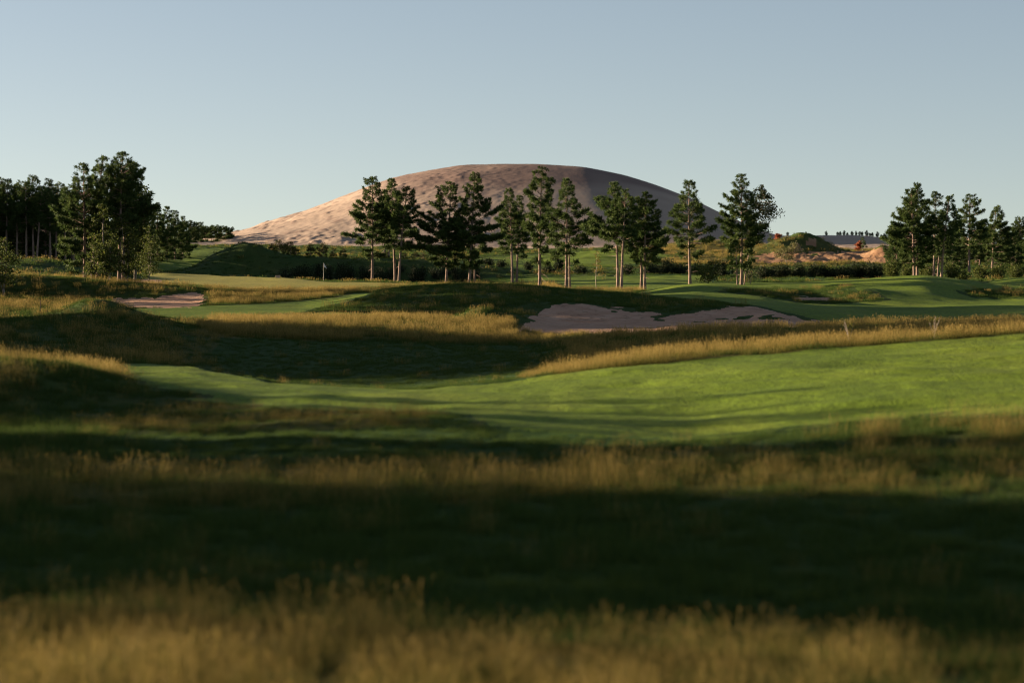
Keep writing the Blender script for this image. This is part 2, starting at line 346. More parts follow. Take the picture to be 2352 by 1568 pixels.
def mat_sand(name, c0, c1, c2, dark, amt=.5, scale=.12, bd=.25):
    m, nt, N, L = new_mat(name)
    g = N.new('ShaderNodeNewGeometry').outputs['Position']
    a = noise(N, L, g, scale, 5, .6); f = noise(N, L, g, 1.3, 6, .65)
    r = ramp(N, [(.3, c0), (.5, c1), (.7, c2)]); L.new(a.outputs['Fac'], r.inputs['Fac'])
    k = ramp(N, [(.56, (0, 0, 0)), (.70, (amt,) * 3)]); L.new(f.outputs['Fac'], k.inputs['Fac'])
    c = mixc(N, L, k.outputs[0], r.outputs[0], dark)
    finish(N, L, c, .95, f.outputs['Fac'], bd, .55, spec=.05)
    return m
M_SAND = mat_sand('bunker_sand', (.36, .205, .13), (.44, .262, .17), (.50, .32, .22), (.075, .065, .03), .75, .5, .3)
M_BANK = mat_sand('bank_sand', (.22, .115, .062), (.29, .16, .085), (.36, .215, .12), (.10, .085, .035), .6, .25, .5)

def mat_dune():
    m, nt, N, L = new_mat('dune_sand')
    g = N.new('ShaderNodeNewGeometry').outputs['Position']
    at = N.new('ShaderNodeAttribute'); at.attribute_name = 'crust'
    a = noise(N, L, g, .035, 5, .6); f = noise(N, L, g, .5, 6, .7, (1, .6, 1.6))
    r = ramp(N, [(.3, (.355, .262, .195)), (.5, (.395, .294, .22)), (.7, (.435, .33, .25))]); L.new(a.outputs['Fac'], r.inputs['Fac'])
    c0 = mixc(N, L, at.outputs['Fac'], r.outputs[0], (.215, .145, .115))
    k = ramp(N, [(.60, (0, 0, 0)), (.74, (.34,) * 3)]); L.new(f.outputs['Fac'], k.inputs['Fac'])
    c = mixc(N, L, k.outputs[0], c0, (.16, .125, .085))
    finish(N, L, c, .95, f.outputs['Fac'], .14, .45, spec=.05)
    return m
M_DUNE = mat_dune()

# ------------------------------------------------------------------ the ground sheet
def build_ground():
    uc = np.arange(-24, 2377, 3.0)
    ex = np.cumsum(3.0 * 1.22 ** np.arange(1, 33))
    uc = np.concatenate([(-24 - ex)[::-1], uc, 2376 + ex])
    # rows: constant steps on the picture where the ground is seen, plus far rows
    ld = [math.log(2.0)]
    while ld[-1] < math.log(6500):
        d = math.exp(ld[-1])
        st = .05 if d < 24 else .006 if d < 60 else .0042 if d < 130 else .0030 if d < 176 else .0020 if d < 206 else .0013 if d < 262 else .0030 if d < 400 else .0036 if d < 640 else .012 if d < 1100 else .08
        ld.append(ld[-1] + st)
    dc = np.exp(np.array(ld))
    nu, nd = len(uc), len(dc)
    U, Dg = np.meshgrid(uc, dc)
    Zg = height(U, Dg)
    X = (U - 1176) * K * Dg
    V = np.stack([X, Dg, Zg], -1)
    # normals of the whole sheet
    du = np.gradient(V, axis=1); dv = np.gradient(V, axis=0)
    nrm = np.cross(du, dv); nrm /= np.linalg.norm(nrm, axis=-1, keepdims=True)
    Fz = fescue(U, Dg, Zg)
    ii = np.arange(nd * nu).reshape(nd, nu)
    quads = np.stack([ii[:-1, :-1], ii[:-1, 1:], ii[1:, 1:], ii[1:, :-1]], -1).reshape(-1, 4)
    uf = (U[:-1, :-1] + U[1:, 1:]).ravel() / 2; df = (Dg[:-1, :-1] + Dg[1:, 1:]).ravel() / 2
    zf = (Zg[:-1, :-1] + Zg[1:, 1:]).ravel() / 2
    zone = classify(uf, df, zf)
    V = V.reshape(-1, 3); nrm = nrm.reshape(-1, 3); Fz = Fz.ravel()
    def sub(name, mask, mat, label, cat, kind='structure'):
        q = quads[mask]
        if not len(q): return
        used = np.unique(q); mp = np.full(len(V), -1, np.int64); mp[used] = np.arange(len(used))
        me = mesh_data(name, V[used], mp[q], mat, {'straw': Fz[used]}, True, nrm[used])
        tag(obj(name, me), label, cat, kind=kind)
    fair = zone == Z_FAIR; sand = zone == Z_SAND
    sub('rough_ground', zone == Z_ROUGH, M_ROUGH, 'rolling rough ground under the uncut straw and green grass', 'ground')
    sub('fairway', fair & (df < 130), M_FAIR, 'near bright green fairway sweeping up to the right edge', 'fairway')
    sub('fairway', fair & (df > 130) & (df < 245) & (uf < 1250), M_FAIR, 'narrow light green fairway in front of the putting green and left bunker', 'fairway')
    sub('fairway', fair & (df > 130) & (df < 335) & (uf >= 1250) & ~((df > 262) & (uf < 1640)), M_FAIR, 'rolling mown fairway behind and right of the big sand bunker', 'fairway')
    sub('fairway', fair & (df > 262) & (df < 385) & (uf > 1000) & (uf < 1640), M_FAIR, 'shaded flat fairway behind the slender lone pines at centre right', 'fairway')
    sub('fairway', fair & (df > 380) & (uf > 900), M_FAIR, 'distant lit fairway at the foot of the dune between pine trunks', 'fairway')
    sub('fairway', fair & (df > 380) & (uf < 900), M_FAIR, 'dark green shaded fairway slope left of the dark grassy mound', 'fairway')
    sub('putting_green', zone == Z_GREEN, M_GREEN, 'smooth yellowish putting green around the white flag', 'putting green')
    sub('sand_bunker', sand & (df < 200), M_SAND, 'large pink sand bunker with ragged grass lip below the middle pines', 'sand bunker')
    sub('sand_bunker', sand & (df > 200) & (df < 245) & (uf < 800), M_SAND, 'shaded sand bunker under the dark bank at left', 'sand bunker')
    sub('sand_bunker', sand & (df > 200) & (df < 300) & (uf > 1500), M_SAND, 'small sand bunker cut into the right fairway hill', 'sand bunker')
    sub('sand_bunker', sand & (df >= 245) & (df < 305) & (uf < 800), M_SAND, 'sliver of bunker sand at the left edge of the putting green', 'sand bunker')
    sub('sand_bank', sand & (df > 305) & (df < 570), M_BANK, 'orange eroded sand bank with grass tufts right of the dune', 'sand bank')
    sub('sand_flat', sand & (df >= 570), M_DUNE, 'pale shaded open sand beyond the orange bank and around the dune', 'sand')
build_ground()

# ------------------------------------------------------------------ the big dune
DUNE_S = np.array([(300, 562), (420, 560), (470, 553), (500, 545), (530, 539), (560, 533), (585, 525), (640, 508), (700, 488), (760, 465), (830, 437), (900, 411), (980, 393), (1060, 381), (1150, 377), (1250, 378), (1340, 384), (1430, 402), (1500, 424), (1580, 455), (1650, 492), (1720, 524), (1770, 541), (1820, 555), (1900, 564)], float)
def build_dune():
    DC = 745.0; RY = 135.0
    xs = np.arange((300 - 1176) * K * DC, (1900 - 1176) * K * DC, .4)
    ys = np.concatenate([np.arange(DC - RY, DC + 6, .6), np.arange(DC + 6, DC + RY, 4.0)])
    u = 1176 + xs / (K * DC)
    top = smooth1(np.interp(UL, DUNE_S[:, 0], DUNE_S[:, 1]), 14)
    zs = EYE - (np.interp(u, UL, top) - 540) * K * DC
    X, Y = np.meshgrid(xs, ys)
    t = (Y - DC) / RY
    g = np.cos(np.clip(np.abs(t), 0, 1) * pi / 2) ** 1.25
    z0 = 1.6
    Zs = np.broadcast_to(zs, X.shape)
    Z = z0 + (Zs - z0) * g
    rel = np.clip((Z - z0) / 20, 0, 1)
    left = np.clip((25 - X) / 45, 0, 1) * np.clip(rel * 6, 0, 1)
    # wind-cut hummocks on the left flank, smooth slip slope on the right
    hum = np.clip(fbm(X / 7.5 + 3, Y / 10, 101, 4) - .10, 0, 1)
    cut = np.clip(fbm(X / 3.2, Y / 4.5, 111, 3) - .22, 0, 1)
    low = np.clip(1.2 - rel, .35, 1)
    Z = Z + left * low * (.95 * hum + .7 * cut) * (.25 + 1.3 * vnoise(X / 26 + 2, Y / 30, 141)) + .25 * fbm(X / 14, Y / 14, 121, 3) * (.2 + .8 * np.clip((30 - X) / 40, 0, 1)) * np.clip(rel * 5, 0, 1)
    Z = Z + .10 * left * fbm(X / 1.5, Y / 1.8, 125, 2)
    crest = np.clip((g - .86) / .1, 0, 1)
    ce = vnoise(X / 9, Y / 12, 131)
    crust = np.clip((rel - .70) * 3.2 + (ce - .5) * .6, 0, 1) * np.clip((X + 60) / 30, 0, 1) * np.clip((62 - X + 10 * (ce - .5)) / 5, 0, 1)
    crust = np.maximum(crust, np.clip((cut * 4), 0, .6) * left)
    ny, nx = X.shape
    ii = np.arange(ny * nx).reshape(ny, nx)
    q = np.stack([ii[:-1, :-1], ii[:-1, 1:], ii[1:, 1:], ii[1:, :-1]], -1).reshape(-1, 4)
    me = mesh_data('sand_dune', np.stack([X, Y, Z], -1).reshape(-1, 3), q, M_DUNE, {'crust': crust.ravel()})
    tag(obj('sand_dune', me), 'huge bare sand dune lit pink on its left flank behind the pines', 'sand dune', kind='structure')
build_dune()

# ------------------------------------------------------------------ plant materials
def mat_leaf(name, pts, trans=.25, rough=.7, tip=None):
    m, nt, N, L = new_mat(name)
    at = N.new('ShaderNodeAttribute'); at.attribute_name = 'tone'
    r = ramp(N, pts); L.new(at.outputs['Fac'], r.inputs['Fac'])
    col = r.outputs[0]
    if tip:
        ap = N.new('ShaderNodeAttribute'); ap.attribute_name = 'tip'
        r2 = ramp(N, tip); L.new(at.outputs['Fac'], r2.inputs['Fac'])
        col = mixc(N, L, ap.outputs['Fac'], col, r2.outputs[0])
    finish(N, L, col, rough, trans=trans, spec=.12)
    return m
M_NEEDLE = mat_leaf('pine_needles', [(0, (.030, .054, .014)), (.5, (.062, .092, .023)), (1, (.13, .155, .044))], .3)
M_YOUNG = mat_leaf('young_pine_needles', [(0, (.035, .042, .013)), (.5, (.065, .07, .02)), (1, (.14, .125, .038))], .25)
M_LEAF = mat_leaf('broad_leaves', [(0, (.038, .058, .012)), (.5, (.07, .09, .018)), (1, (.14, .14, .03))], .35)
M_PALELEAF = mat_leaf('pale_leaves', [(0, (.08, .085, .03)), (.5, (.13, .12, .045)), (1, (.20, .17, .07))], .35)
M_YELLOW = mat_leaf('yellow_leaves', [(0, (.11, .09, .02)), (.5, (.18, .14, .035)), (1, (.26, .20, .06))], .35)
M_RED = mat_leaf('orange_leaves', [(0, (.20, .05, .02)), (.5, (.33, .09, .035)), (1, (.42, .15, .06))], .35)
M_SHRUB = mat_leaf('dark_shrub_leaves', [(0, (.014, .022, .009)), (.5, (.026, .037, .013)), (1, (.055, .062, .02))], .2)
M_STRAW = mat_leaf('straw_grass', [(0, (.042, .066, .011)), (.5, (.08, .092, .015)), (1, (.15, .13, .024))], .4, .8,
                   [(0, (.17, .13, .031)), (.5, (.275, .19, .052)), (1, (.38, .268, .092))])
M_GRASS = mat_leaf('green_grass', [(0, (.026, .050, .010)), (.5, (.045, .080, .015)), (1, (.08, .11, .022))], .4, .8,
                   [(0, (.045, .085, .014)), (.5, (.085, .125, .022)), (1, (.16, .165, .035))])
def mat_bark(name, a, b, c):
    m, nt, N, L = new_mat(name)
    g = N.new('ShaderNodeTexCoord').outputs['Object']
    n = noise(N, L, g, 5, 4, .7, (1, 1, .3)); r = ramp(N, [(.3, a), (.5, b), (.7, c)]); L.new(n.outputs['Fac'], r.inputs['Fac'])
    finish(N, L, r.outputs[0], .9, n.outputs['Fac'], .06, .8, spec=.08)
    return m
M_BARK = mat_bark('pine_bark', (.13, .088, .065), (.24, .165, .125), (.35, .25, .195))
M_BARK2 = mat_bark('grey_bark', (.16, .13, .10), (.27, .22, .17), (.38, .32, .25))

# ------------------------------------------------------------------ plant shapes
class Geo:
    def __init__(s): s.V = []; s.F3 = []; s.F4 = []; s.T = []; s.n = 0
    def add(s, V, F3=None, F4=None, tone=None):
        V = np.asarray(V, float)
        if F3 is not None and len(F3): s.F3.append(np.asarray(F3) + s.n)
        if F4 is not None and len(F4): s.F4.append(np.asarray(F4) + s.n)
        s.T.append(np.zeros(len(V)) if tone is None else np.asarray(tone, float)); s.V.append(V); s.n += len(V)
    def faces(s):
        return [np.concatenate(f) for f in (s.F3, s.F4) if f]
    def mesh(s, name, mat, smooth=True, tone=True):
        return mesh_data(name, np.concatenate(s.V), s.faces(), mat, {'tone': np.concatenate(s.T)} if tone else None, smooth)
    def tube(s, P, R, n=6):
        P = np.asarray(P, float); m = len(P)
        d = np.gradient(P, axis=0); d /= np.linalg.norm(d, axis=1, keepdims=True) + 1e-9
        ref = np.array([1., 0, 0]) if abs(d[:, 0].mean()) < .7 else np.array([0, 1., 0])
        a = np.cross(d, ref); a /= np.linalg.norm(a, axis=1, keepdims=True) + 1e-9; b = np.cross(d, a)
        an = np.arange(n) * 2 * pi / n
        V = P[:, None] + np.asarray(R)[:, None, None] * (np.cos(an)[None, :, None] * a[:, None] + np.sin(an)[None, :, None] * b[:, None])
        i = np.arange(m - 1)[:, None] * n; j = np.arange(n)[None]; k = (j + 1) % n
        F = np.stack([i + j, i + k, i + n + k, i + n + j], -1).reshape(-1, 4)
        s.add(V.reshape(-1, 3), F4=F)

def needles(geo, P, Dr, S, rng, M=14, w=.16, spread=.7):
    """needle sprays: one ragged pompom of thin blades at every point"""
    P = np.asarray(P); Dr = np.asarray(Dr); S = np.asarray(S); n = len(P)
    d = Dr[:, None] * .75 + rng.normal(size=(n, M, 3)) * spread
    d /= np.linalg.norm(d, axis=-1, keepdims=True)
    ln = S[:, None] * rng.uniform(.6, 1.1, (n, M))
    sd = np.cross(d, rng.normal(size=(n, M, 3))); sd /= np.linalg.norm(sd, axis=-1, keepdims=True) + 1e-9
    p0 = P[:, None] + d * (ln * .05)[..., None]
    tip = P[:, None] + d * ln[..., None]
    mid = P[:, None] + d * (ln * .5)[..., None]
    wd = (ln * w)[..., None]
    V = np.stack([p0, mid - sd * wd * .5, tip, mid + sd * wd * .5], 2).reshape(-1, 3)
    F = np.arange(n * M * 4).reshape(-1, 4)
    tone = np.clip(rng.uniform(.05, .75, n)[:, None] + rng.normal(size=(n, M)) * .14, 0, 1)
    geo.add(V, F4=F, tone=np.repeat(tone.ravel(), 4))

def leaves(geo, P, S, rng):
    P = np.asarray(P); n = len(P)
    d = rng.normal(size=(n, 3)); d /= np.linalg.norm(d, axis=1, keepdims=True)
    e = np.cross(d, rng.normal(size=(n, 3))); e /= np.linalg.norm(e, axis=1, keepdims=True) + 1e-9
    s = (np.asarray(S) * rng.uniform(.6, 1.2, n))[:, None]
    V = np.stack([P - d * s * .5, P + e * s * .33, P + d * s * .5, P - e * s * .33], 1).reshape(-1, 3)
    tone = np.clip(rng.uniform(.1, .8, n) + rng.normal(size=n) * .15, 0, 1)
    geo.add(V, F4=np.arange(n * 4).reshape(-1, 4), tone=np.repeat(tone, 4))

def pine(h, cb, rl, rr, seed, lean=0., full=1.0, tr=None, M=22, step=.5, tuft=.56, stubs=9, w=.17, nd=6):
    rng = np.random.RandomState(seed)
    T, C = Geo(), Geo()
    tr = tr or (.011 * h + .04)
    k = np.linspace(0, 1, 9)
    bow = rng.uniform(-.12, .12)
    tx = lean * k ** 1.3 + bow * np.sin(k * pi) * h * .05; ty = rng.uniform(-.2, .2) * np.sin(k * pi)
    tp = np.stack([tx, ty, k * h * .985], 1)
    T.tube(tp, tr * (1 - k) ** .75 + .018 + tr * .35 * np.exp(-k * 40), nd)
    def at(z):
        q = z / (h * .985); return np.array([np.interp(q, k, tx), np.interp(q, k, ty), z])
    PP, DD, SS = [], [], []
    z = cb * h; az0 = rng.uniform(0, 6.28); H = h - cb * h
    gap = rng.uniform(0, 6.28)
    while z < h * .985:
        t = (z - cb * h) / H
        nb = rng.randint(4, 7) if t < .8 else rng.randint(3, 5)
        az0 += rng.uniform(.4, 1.0)
        for b in range(nb):
            az = az0 + b * 6.283 / nb + rng.uniform(-.3, .3)
            prof = (.55 + 1.8 * t) if t < .25 else ((1 - t) / .75) ** .85
            prof = max(prof, .07)
            cx = cos(az)
            R = (rl if cx < 0 else rr) * abs(cx) + (rl + rr) / 2 * (1 - abs(cx)) if True else 0
            R *= prof * rng.uniform(.5, 1.13) * (1 + .22 * sin(2 * az + 5 * t + gap) + .15 * sin(11 * t + gap * 2))
            if rng.rand() < .07 / full or (t < .18 and rng.rand() < .35): continue
            if R < .18: R = .18
            el = radians(-8 + 50 * t ** 1.3 + rng.uniform(-9, 9))
            if t < .12: el -= radians(rng.uniform(0, 14))
            s = np.linspace(0, 1, 5)
            o = at(min(z + rng.uniform(-.15, .15), h * .97))
            hx, hy = cos(az), sin(az)
            up = tan(el) * s + .22 * s ** 2
            B = o + np.stack([hx * R * s, hy * R * s, R * up], 1)
            T.tube(B, .014 + .016 * R * (1 - s), 3)
            ns = max(2, int(R * 5.6 * full + .5))
            for q in range(ns):
                f = 1 - (q / ns) * .68 * (0.7 + .3 * rng.rand())
                c = o + np.array([hx * R * f, hy * R * f, R * (tan(el) * f + .22 * f * f)])
                side = rng.choice([-1, 1]) * rng.uniform(.1, 1.1)
                ax, ay = cos(az + side), sin(az + side)
                l = (.18 + .30 * R * (1.15 - f)) * rng.uniform(.6, 1.2)
                for g in ((1.0, .45) if l > .45 else (1.0,)):
                    PP.append(c + np.array([ax * l * g, ay * l * g, l * g * rng.uniform(.1, .5)]))
                    DD.append([ax * .55, ay * .55, .75]); SS.append(tuft * rng.uniform(.7, 1.15) * (1 - .42 * max(0, t - .45) / .55))
            PP.append(B[-1]); DD.append([hx * .6, hy * .6, .7]); SS.append(tuft * (1 - .4 * t))
        z += step * rng.uniform(.75, 1.25) * (1 if t < .7 else .75)
    for q in np.linspace(.94, 1.0, 6):
        PP.append(at(h * q * .99)); DD.append([0, 0, 1.6]); SS.append(tuft * (.62 - 2.5 * (q - .94)))
    for q in range(stubs):                                      # dead lower branches
        zz = h * cb * rng.uniform(.35, 1.0) if cb > .2 else 0
        if zz <= 0: break
        az = rng.uniform(0, 6.28); Ls = rng.uniform(.4, 1.5)
        s = np.linspace(0, 1, 4); o = at(zz)
        T.tube(o + np.stack([cos(az) * Ls * s, sin(az) * Ls * s, Ls * (.25 * s - rng.uniform(.1, .7) * s ** 2)], 1), .03 * (1 - s) + .008, 3)
    needles(C, PP, DD, SS, rng, M, w)
    return T, C

def leafy(h, r, seed, stems=1, cb=.2, lean=0., leaf=.16, dens=1.0, droop=.0, shape='oval', spread=.35, sr=.045, side=None):
    rng = np.random.RandomState(seed)
    T, C = Geo(), Geo(); P = []
    for sidx in range(stems):
        a = rng.uniform(0, 6.28); sp = spread * r * (1 if stems > 1 else .25)
        k = np.linspace(0, 1, 8)
        hh = h * (1 if sidx == 0 else rng.uniform(.65, .95))
        pts = np.stack([lean * k ** 1.2 + cos(a) * sp * k + .06 * r * np.sin(k * 5 + a), sin(a) * sp * k, k * hh], 1)
        T.tube(pts, sr * (h / 4) ** .6 * (1 - k * .85), 5)
        nb = int(hh * 3.2 * dens) + 5
        for b in range(nb):
            t = cb + (1 - cb) * (b + rng.rand()) / nb
            o = np.array([np.interp(t, k, pts[:, i]) for i in range(3)])
            tt = (t - cb) / (1 - cb)
            pr = (sin(pi * min(1, tt * .85 + .12)) ** .6 if shape == 'oval' else max(.1, 1 - tt * .9))
            az = rng.uniform(0, 6.28); R = r * pr * rng.uniform(.45, 1.1)
            if side and rng.rand() < .6: az = side + rng.uniform(-.7, .7)
            s = np.linspace(0, 1, 5)
            el = rng.uniform(.1, .8)
            B = o + np.stack([cos(az) * R * s, sin(az) * R * s, R * (el * s - (droop + .25) * s ** 2)], 1)
            T.tube(B, .012 * (h / 4) ** .5 * (1.3 - s), 3)
            nl = int((10 + 26 * R) * dens)
            f = rng.uniform(.25, 1, nl)
            c = np.stack([np.interp(f, s, B[:, i]) for i in range(3)], 1)
            c += rng.normal(size=(nl, 3)) * (.10 + .10 * R) * np.array([1, 1, .7])
            if droop: c[:, 2] -= rng.uniform(0, droop, nl) * .5
            P.append(c)
    P = np.concatenate(P); leaves(C, P, np.full(len(P), leaf), rng)
    return T, C

def shrub(h, r, seed, leaf=.15, dens=1.0):
    rng = np.random.RandomState(seed)
    T, C = Geo(), Geo(); P = []
    for b in range(int(9 + 9 * r)):
        az = rng.uniform(0, 6.28); rad = r * rng.uniform(.15, 1); hh = h * rng.uniform(.55, 1.05) * (1 - .45 * (rad / r) ** 2)
        s = np.linspace(0, 1, 5)
        B = np.stack([cos(az) * rad * s ** .8, sin(az) * rad * s ** .8, hh * s], 1)
        T.tube(B, .022 * (1.15 - s), 3)
        n = int(60 * dens * hh)
        f = rng.uniform(.15, 1, n); c = np.stack([np.interp(f, s, B[:, i]) for i in range(3)], 1)
        c += rng.normal(size=(n, 3)) * np.array([.2, .2, .16]) * (.6 + .4 * r)
        c[:, 2] = np.abs(c[:, 2]); P.append(c)
    P = np.concatenate(P); leaves(C, P, np.full(len(P), leaf), rng)
    return T, C

def plant(name, TC, loc, label, cat, group, mats, parts=('trunk', 'crown'), rot=0.0):
    e = empty(name, loc); e.rotation_euler = (0, 0, rot); tag(e, label, cat, group)
    for g, nm, mt in zip(TC, parts, mats):
        if g.n: obj(nm, g.mesh(nm, mt, smooth=(nm in ('trunk', 'stem')), tone=(nm not in ('trunk', 'stem'))), e)
    return e

# ------------------------------------------------------------------ the pines
# label, base u, top u, top v, distance, v where the crown starts, crown left u, crown right u, extras
PINES = [
 # middle row, from the left
 ('first pine of the middle row, long bare lit trunk, just behind the putting green', 855, 856, 406, 330, 575, 806, 900, {}),
 ('pine with the flattest top in the left trio of the middle row', 908, 899, 409, 333, 555, 866, 944, {}),
 ('bushy right-hand pine of the left trio, leaning over two close trunks', 916, 935, 428, 328, 560, 880, 962, {}),
 ('thin far pine whose trunk shows between the left trio and its pair of trunks', 884, 884, 440, 395, 545, 858, 912, {'stubs': 3}),
 ('slim dark far pine standing close behind the pair of trunks in the left trio', 893, 890, 450, 402, 545, 866, 918, {'stubs': 3}),
 ('broad pine with a rounded left shoulder, left one of two touching crowns', 1025, 1036, 419, 330, 600, 964, 1066, {}),
 ('tall full pine, right one of the two touching crowns left of the dune top', 1078, 1090, 396, 328, 600, 1038, 1133, {'full': 1.15}),
 ('small thin pine with dead twigs under the tall full pine', 1090, 1088, 520, 338, 585, 1066, 1116, {'stubs': 12, 'full': .6}),
 ('dark narrow pine, left of the shaded pair under the dune top', 1177, 1171, 432, 345, 570, 1140, 1200, {}),
 ('dark pine with a flat crown, right of the shaded pair under the dune top', 1187, 1193, 449, 349, 580, 1152, 1214, {}),
 ('tallest lone pine with bare pale trunk, its tip touching the dune skyline', 1240, 1245, 381, 290, 590, 1196, 1286, {'stubs': 16}),
 ('slender pine with wide ragged right branches beside the tallest lone pine', 1301, 1302, 411, 280, 585, 1260, 1355, {'full': .75, 'stubs': 16}),
 ('short spindly pine sharing its foot with the ragged slender pine', 1309, 1307, 505, 282, 575, 1284, 1334, {'full': .5, 'stubs': 10}),
 ('pine with the nearer of two leaning trunks behind the big bunker', 1419, 1412, 419, 271, 565, 1350, 1442, {}),
 ('pine with the right-hand one of two leaning trunks behind the big bunker', 1427, 1437, 436, 268, 560, 1392, 1464, {}),
 ('slim pine, left of the thin pair at the right shoulder of the dune', 1473, 1467, 451, 279, 590, 1440, 1500, {'full': .8}),
 ('darker pine with long low branches, right of the thin pair at the dune shoulder', 1481, 1484, 442, 277, 590, 1450, 1528, {}),
 ('lone open pine with clear layered branches over the right end of the dune', 1585, 1583, 416, 302, 575, 1537, 1637, {'full': .7, 'stubs': 12}),
 ('pointed pine at the right end of the middle row beside a drooping broadleaf tree', 1703, 1702, 400, 306, 605, 1646, 1752, {'full': 1.1}),
 ('small broken pine with curved dead twigs below the pointed pine', 1694, 1690, 560, 300, 610, 1676, 1712, {'stubs': 16, 'full': .5}),
 # right-hand clump
 ('leftmost pine of the right clump, wide crown reaching towards the sand bank', 2100, 2094, 434, 322, 600, 2038, 2128, {'stubs': 12}),
 ('tallest pine of the right clump with a pale straight trunk on the fairway crest', 2107, 2107, 419, 325, 600, 2062, 2150, {'stubs': 12}),
 ('open-topped pine just right of the tallest pine in the right clump', 2145, 2149, 440, 331, 575, 2118, 2176, {'full': .65}),
 ('short bent pine with a slanting trunk in the middle of the right clump', 2153, 2160, 535, 336, 600, 2138, 2184, {'full': .7}),
 ('pine with a leaning pale trunk and pointed top in the right clump', 2162, 2181, 451, 322, 570, 2148, 2210, {'full': .8, 'stubs': 14}),
 ('blurred pine with a narrow spire right of the leaning pale trunk', 2226, 2228, 446, 385, 575, 2192, 2270, {}),
 ('blurred double-topped pine near the right edge', 2279, 2288, 476, 392, 585, 2258, 2326, {'full': 1.1}),
 ('short pale pine at the right edge of the picture', 2344, 2342, 499, 430, 590, 2316, 2378, {}),
 # left-hand clump
 ('leftmost pine of the near left clump, low boughs spreading to the left', 195, 192, 374, 246, 610, 122, 240, {'full': .9, 'stubs': 10}),
 ('pine with a thin forked tip in the middle of the near left clump', 212, 236, 360, 249, 520, 176, 290, {'full': .85}),
 ('pine with a red-brown trunk filling the centre of the near left clump', 223, 252, 392, 247, 510, 200, 300, {'full': .8}),
 ('tallest pine of the near left clump, dark broad head against the sky', 274, 281, 349, 246, 520, 232, 336, {'full': .9}),
 ('right-hand pine of the near left clump with boughs jutting right', 283, 298, 376, 250, 520, 250, 358, {'full': .85}),
]
def wood_row(rows, label, grp):
    for r in rows: PINES.append((label, *r[:7], r[7] if len(r) > 7 else {}, grp))
LW = [(-30, -28, 420), (-6, -4, 408), (14, 18, 411), (38, 40, 422), (60, 58, 416), (77, 75, 402), (84, 96, 428), (116, 112, 411), (128, 133, 420), (150, 148, 440), (170, 168, 450)]
LWL = ['dark pine of the far left wood cut by the picture edge', 'dark pine of the far left wood cut by the picture edge', 'blurred dark pine at the left end of the far left wood', 'low-topped dark pine in the far left wood, left of the highest one',
       'dark pine pressed against the left side of the highest far-left pine', 'highest dark pine of the far left wood with pale trunk', 'dark pine with second pale trunk, right of the highest far-left pine', 'narrow peaked pine with a grey-white trunk in the far left wood',
       'dark pine between the grey-white trunk and the near left clump', 'dark pine half hidden by the low boughs of the near left clump', 'dark pine peeping through the near left clump']
for (ub, ut, vt), lb in zip(LW, LWL):
    PINES.append((lb, ub, ut, vt, 368 + (ub * 7) % 13, 515, ut - 34, ut + 34, {'full': 1.3, 'stubs': 3, 'M': 16}, 'dark pines of the far left wood'))
DP = [(338, 455, 440), (362, 466, 445), (384, 474, 450), (402, 484, 462), (420, 498, 475), (438, 508, 600), (456, 512, 625), (472, 520, 650), (486, 522, 655), (501, 519, 660), (517, 521, 665)]
DPL = ['round dark pine behind the right edge of the near left clump', 'highest dark pine of the slope line running down to the dune', 'dark pine second in the line stepping down to the dune', 'broad dark pine, third in the line stepping down to the dune',
       'dark pine where the stepping tree line drops sharply', 'small dark pine left of the middle of the stepping tree line', 'small dark pine in the middle of the stepping tree line', 'squat dark pine right of the middle of the stepping tree line',
       'low dark pine third from the end of the stepping tree line', 'low pointed pine, last but one before the dune foot', 'last low pine of the stepping line, against the dune foot']
for (u0, vt, D), lb in zip(DP, DPL):
    PINES.append((lb, u0, u0, vt, D, 590 if u0 < 450 else 560, u0 - 24, u0 + 24, {'full': 1.6, 'stubs': 0, 'M': 16, 'low': 1}, 'pines stepping down to the dune'))
RB = [(2060, 545, 388), (2188, 520, 400), (2205, 530, 405), (2250, 520, 410), (2300, 530, 415), (2325, 540, 405), (2372, 515, 420), (2400, 505, 425)]
RBL = ['low dark pine behind the leftmost tree of the right clump', 'dark pine filling the gap right of the leaning pale trunk', 'dark low pine behind the leaning pale trunk of the right clump', 'dark pine between the narrow spire and the double-topped pine',
       'dark low pine behind the double-topped pine', 'dark low pine left of the short pale one at the right edge', 'pine cut off by the right edge of the picture', 'pine cut off by the right edge of the picture']
for (u0, vt, D), lb in zip(RB, RBL):
    PINES.append((lb, u0, u0, vt, D, 600, u0 - 28, u0 + 28, {'full': 1.3, 'stubs': 2, 'M': 16, 'low': 1}, 'dark pines behind the right clump'))
for i, P in enumerate(PINES):
    lb, ub, ut, vt, D, vc, uL, uR, ex = P[:9]
    grp = P[9] if len(P) > 9 else ('pines of the middle row' if i < 20 else 'pines of the right clump' if ub > 1900 else 'pines of the near left clump')
    ex = dict(ex); low = ex.pop('low', 0)
    x, y, _ = px(ub, 0, D); zb = hz(x, D) - .15
    zt = EYE - (vt - 540) * K * D; h = zt - zb
    cb = (EYE - (vc - 540) * K * D - zb) / h
    cb = max(.06, min(.6, cb - .05))
    if low: cb = .02
    rl, rr = max(.5, (ub - uL) * K * D * 1.12), max(.5, (uR - ub) * K * D * 1.12)
    TC = pine(h, cb, rl, rr, 100 + i * 7, lean=(ut - ub) * K * D, **ex)
    plant('pine_tree', TC, (x, y, zb), lb, 'pine tree', grp, (M_BARK, M_NEEDLE))

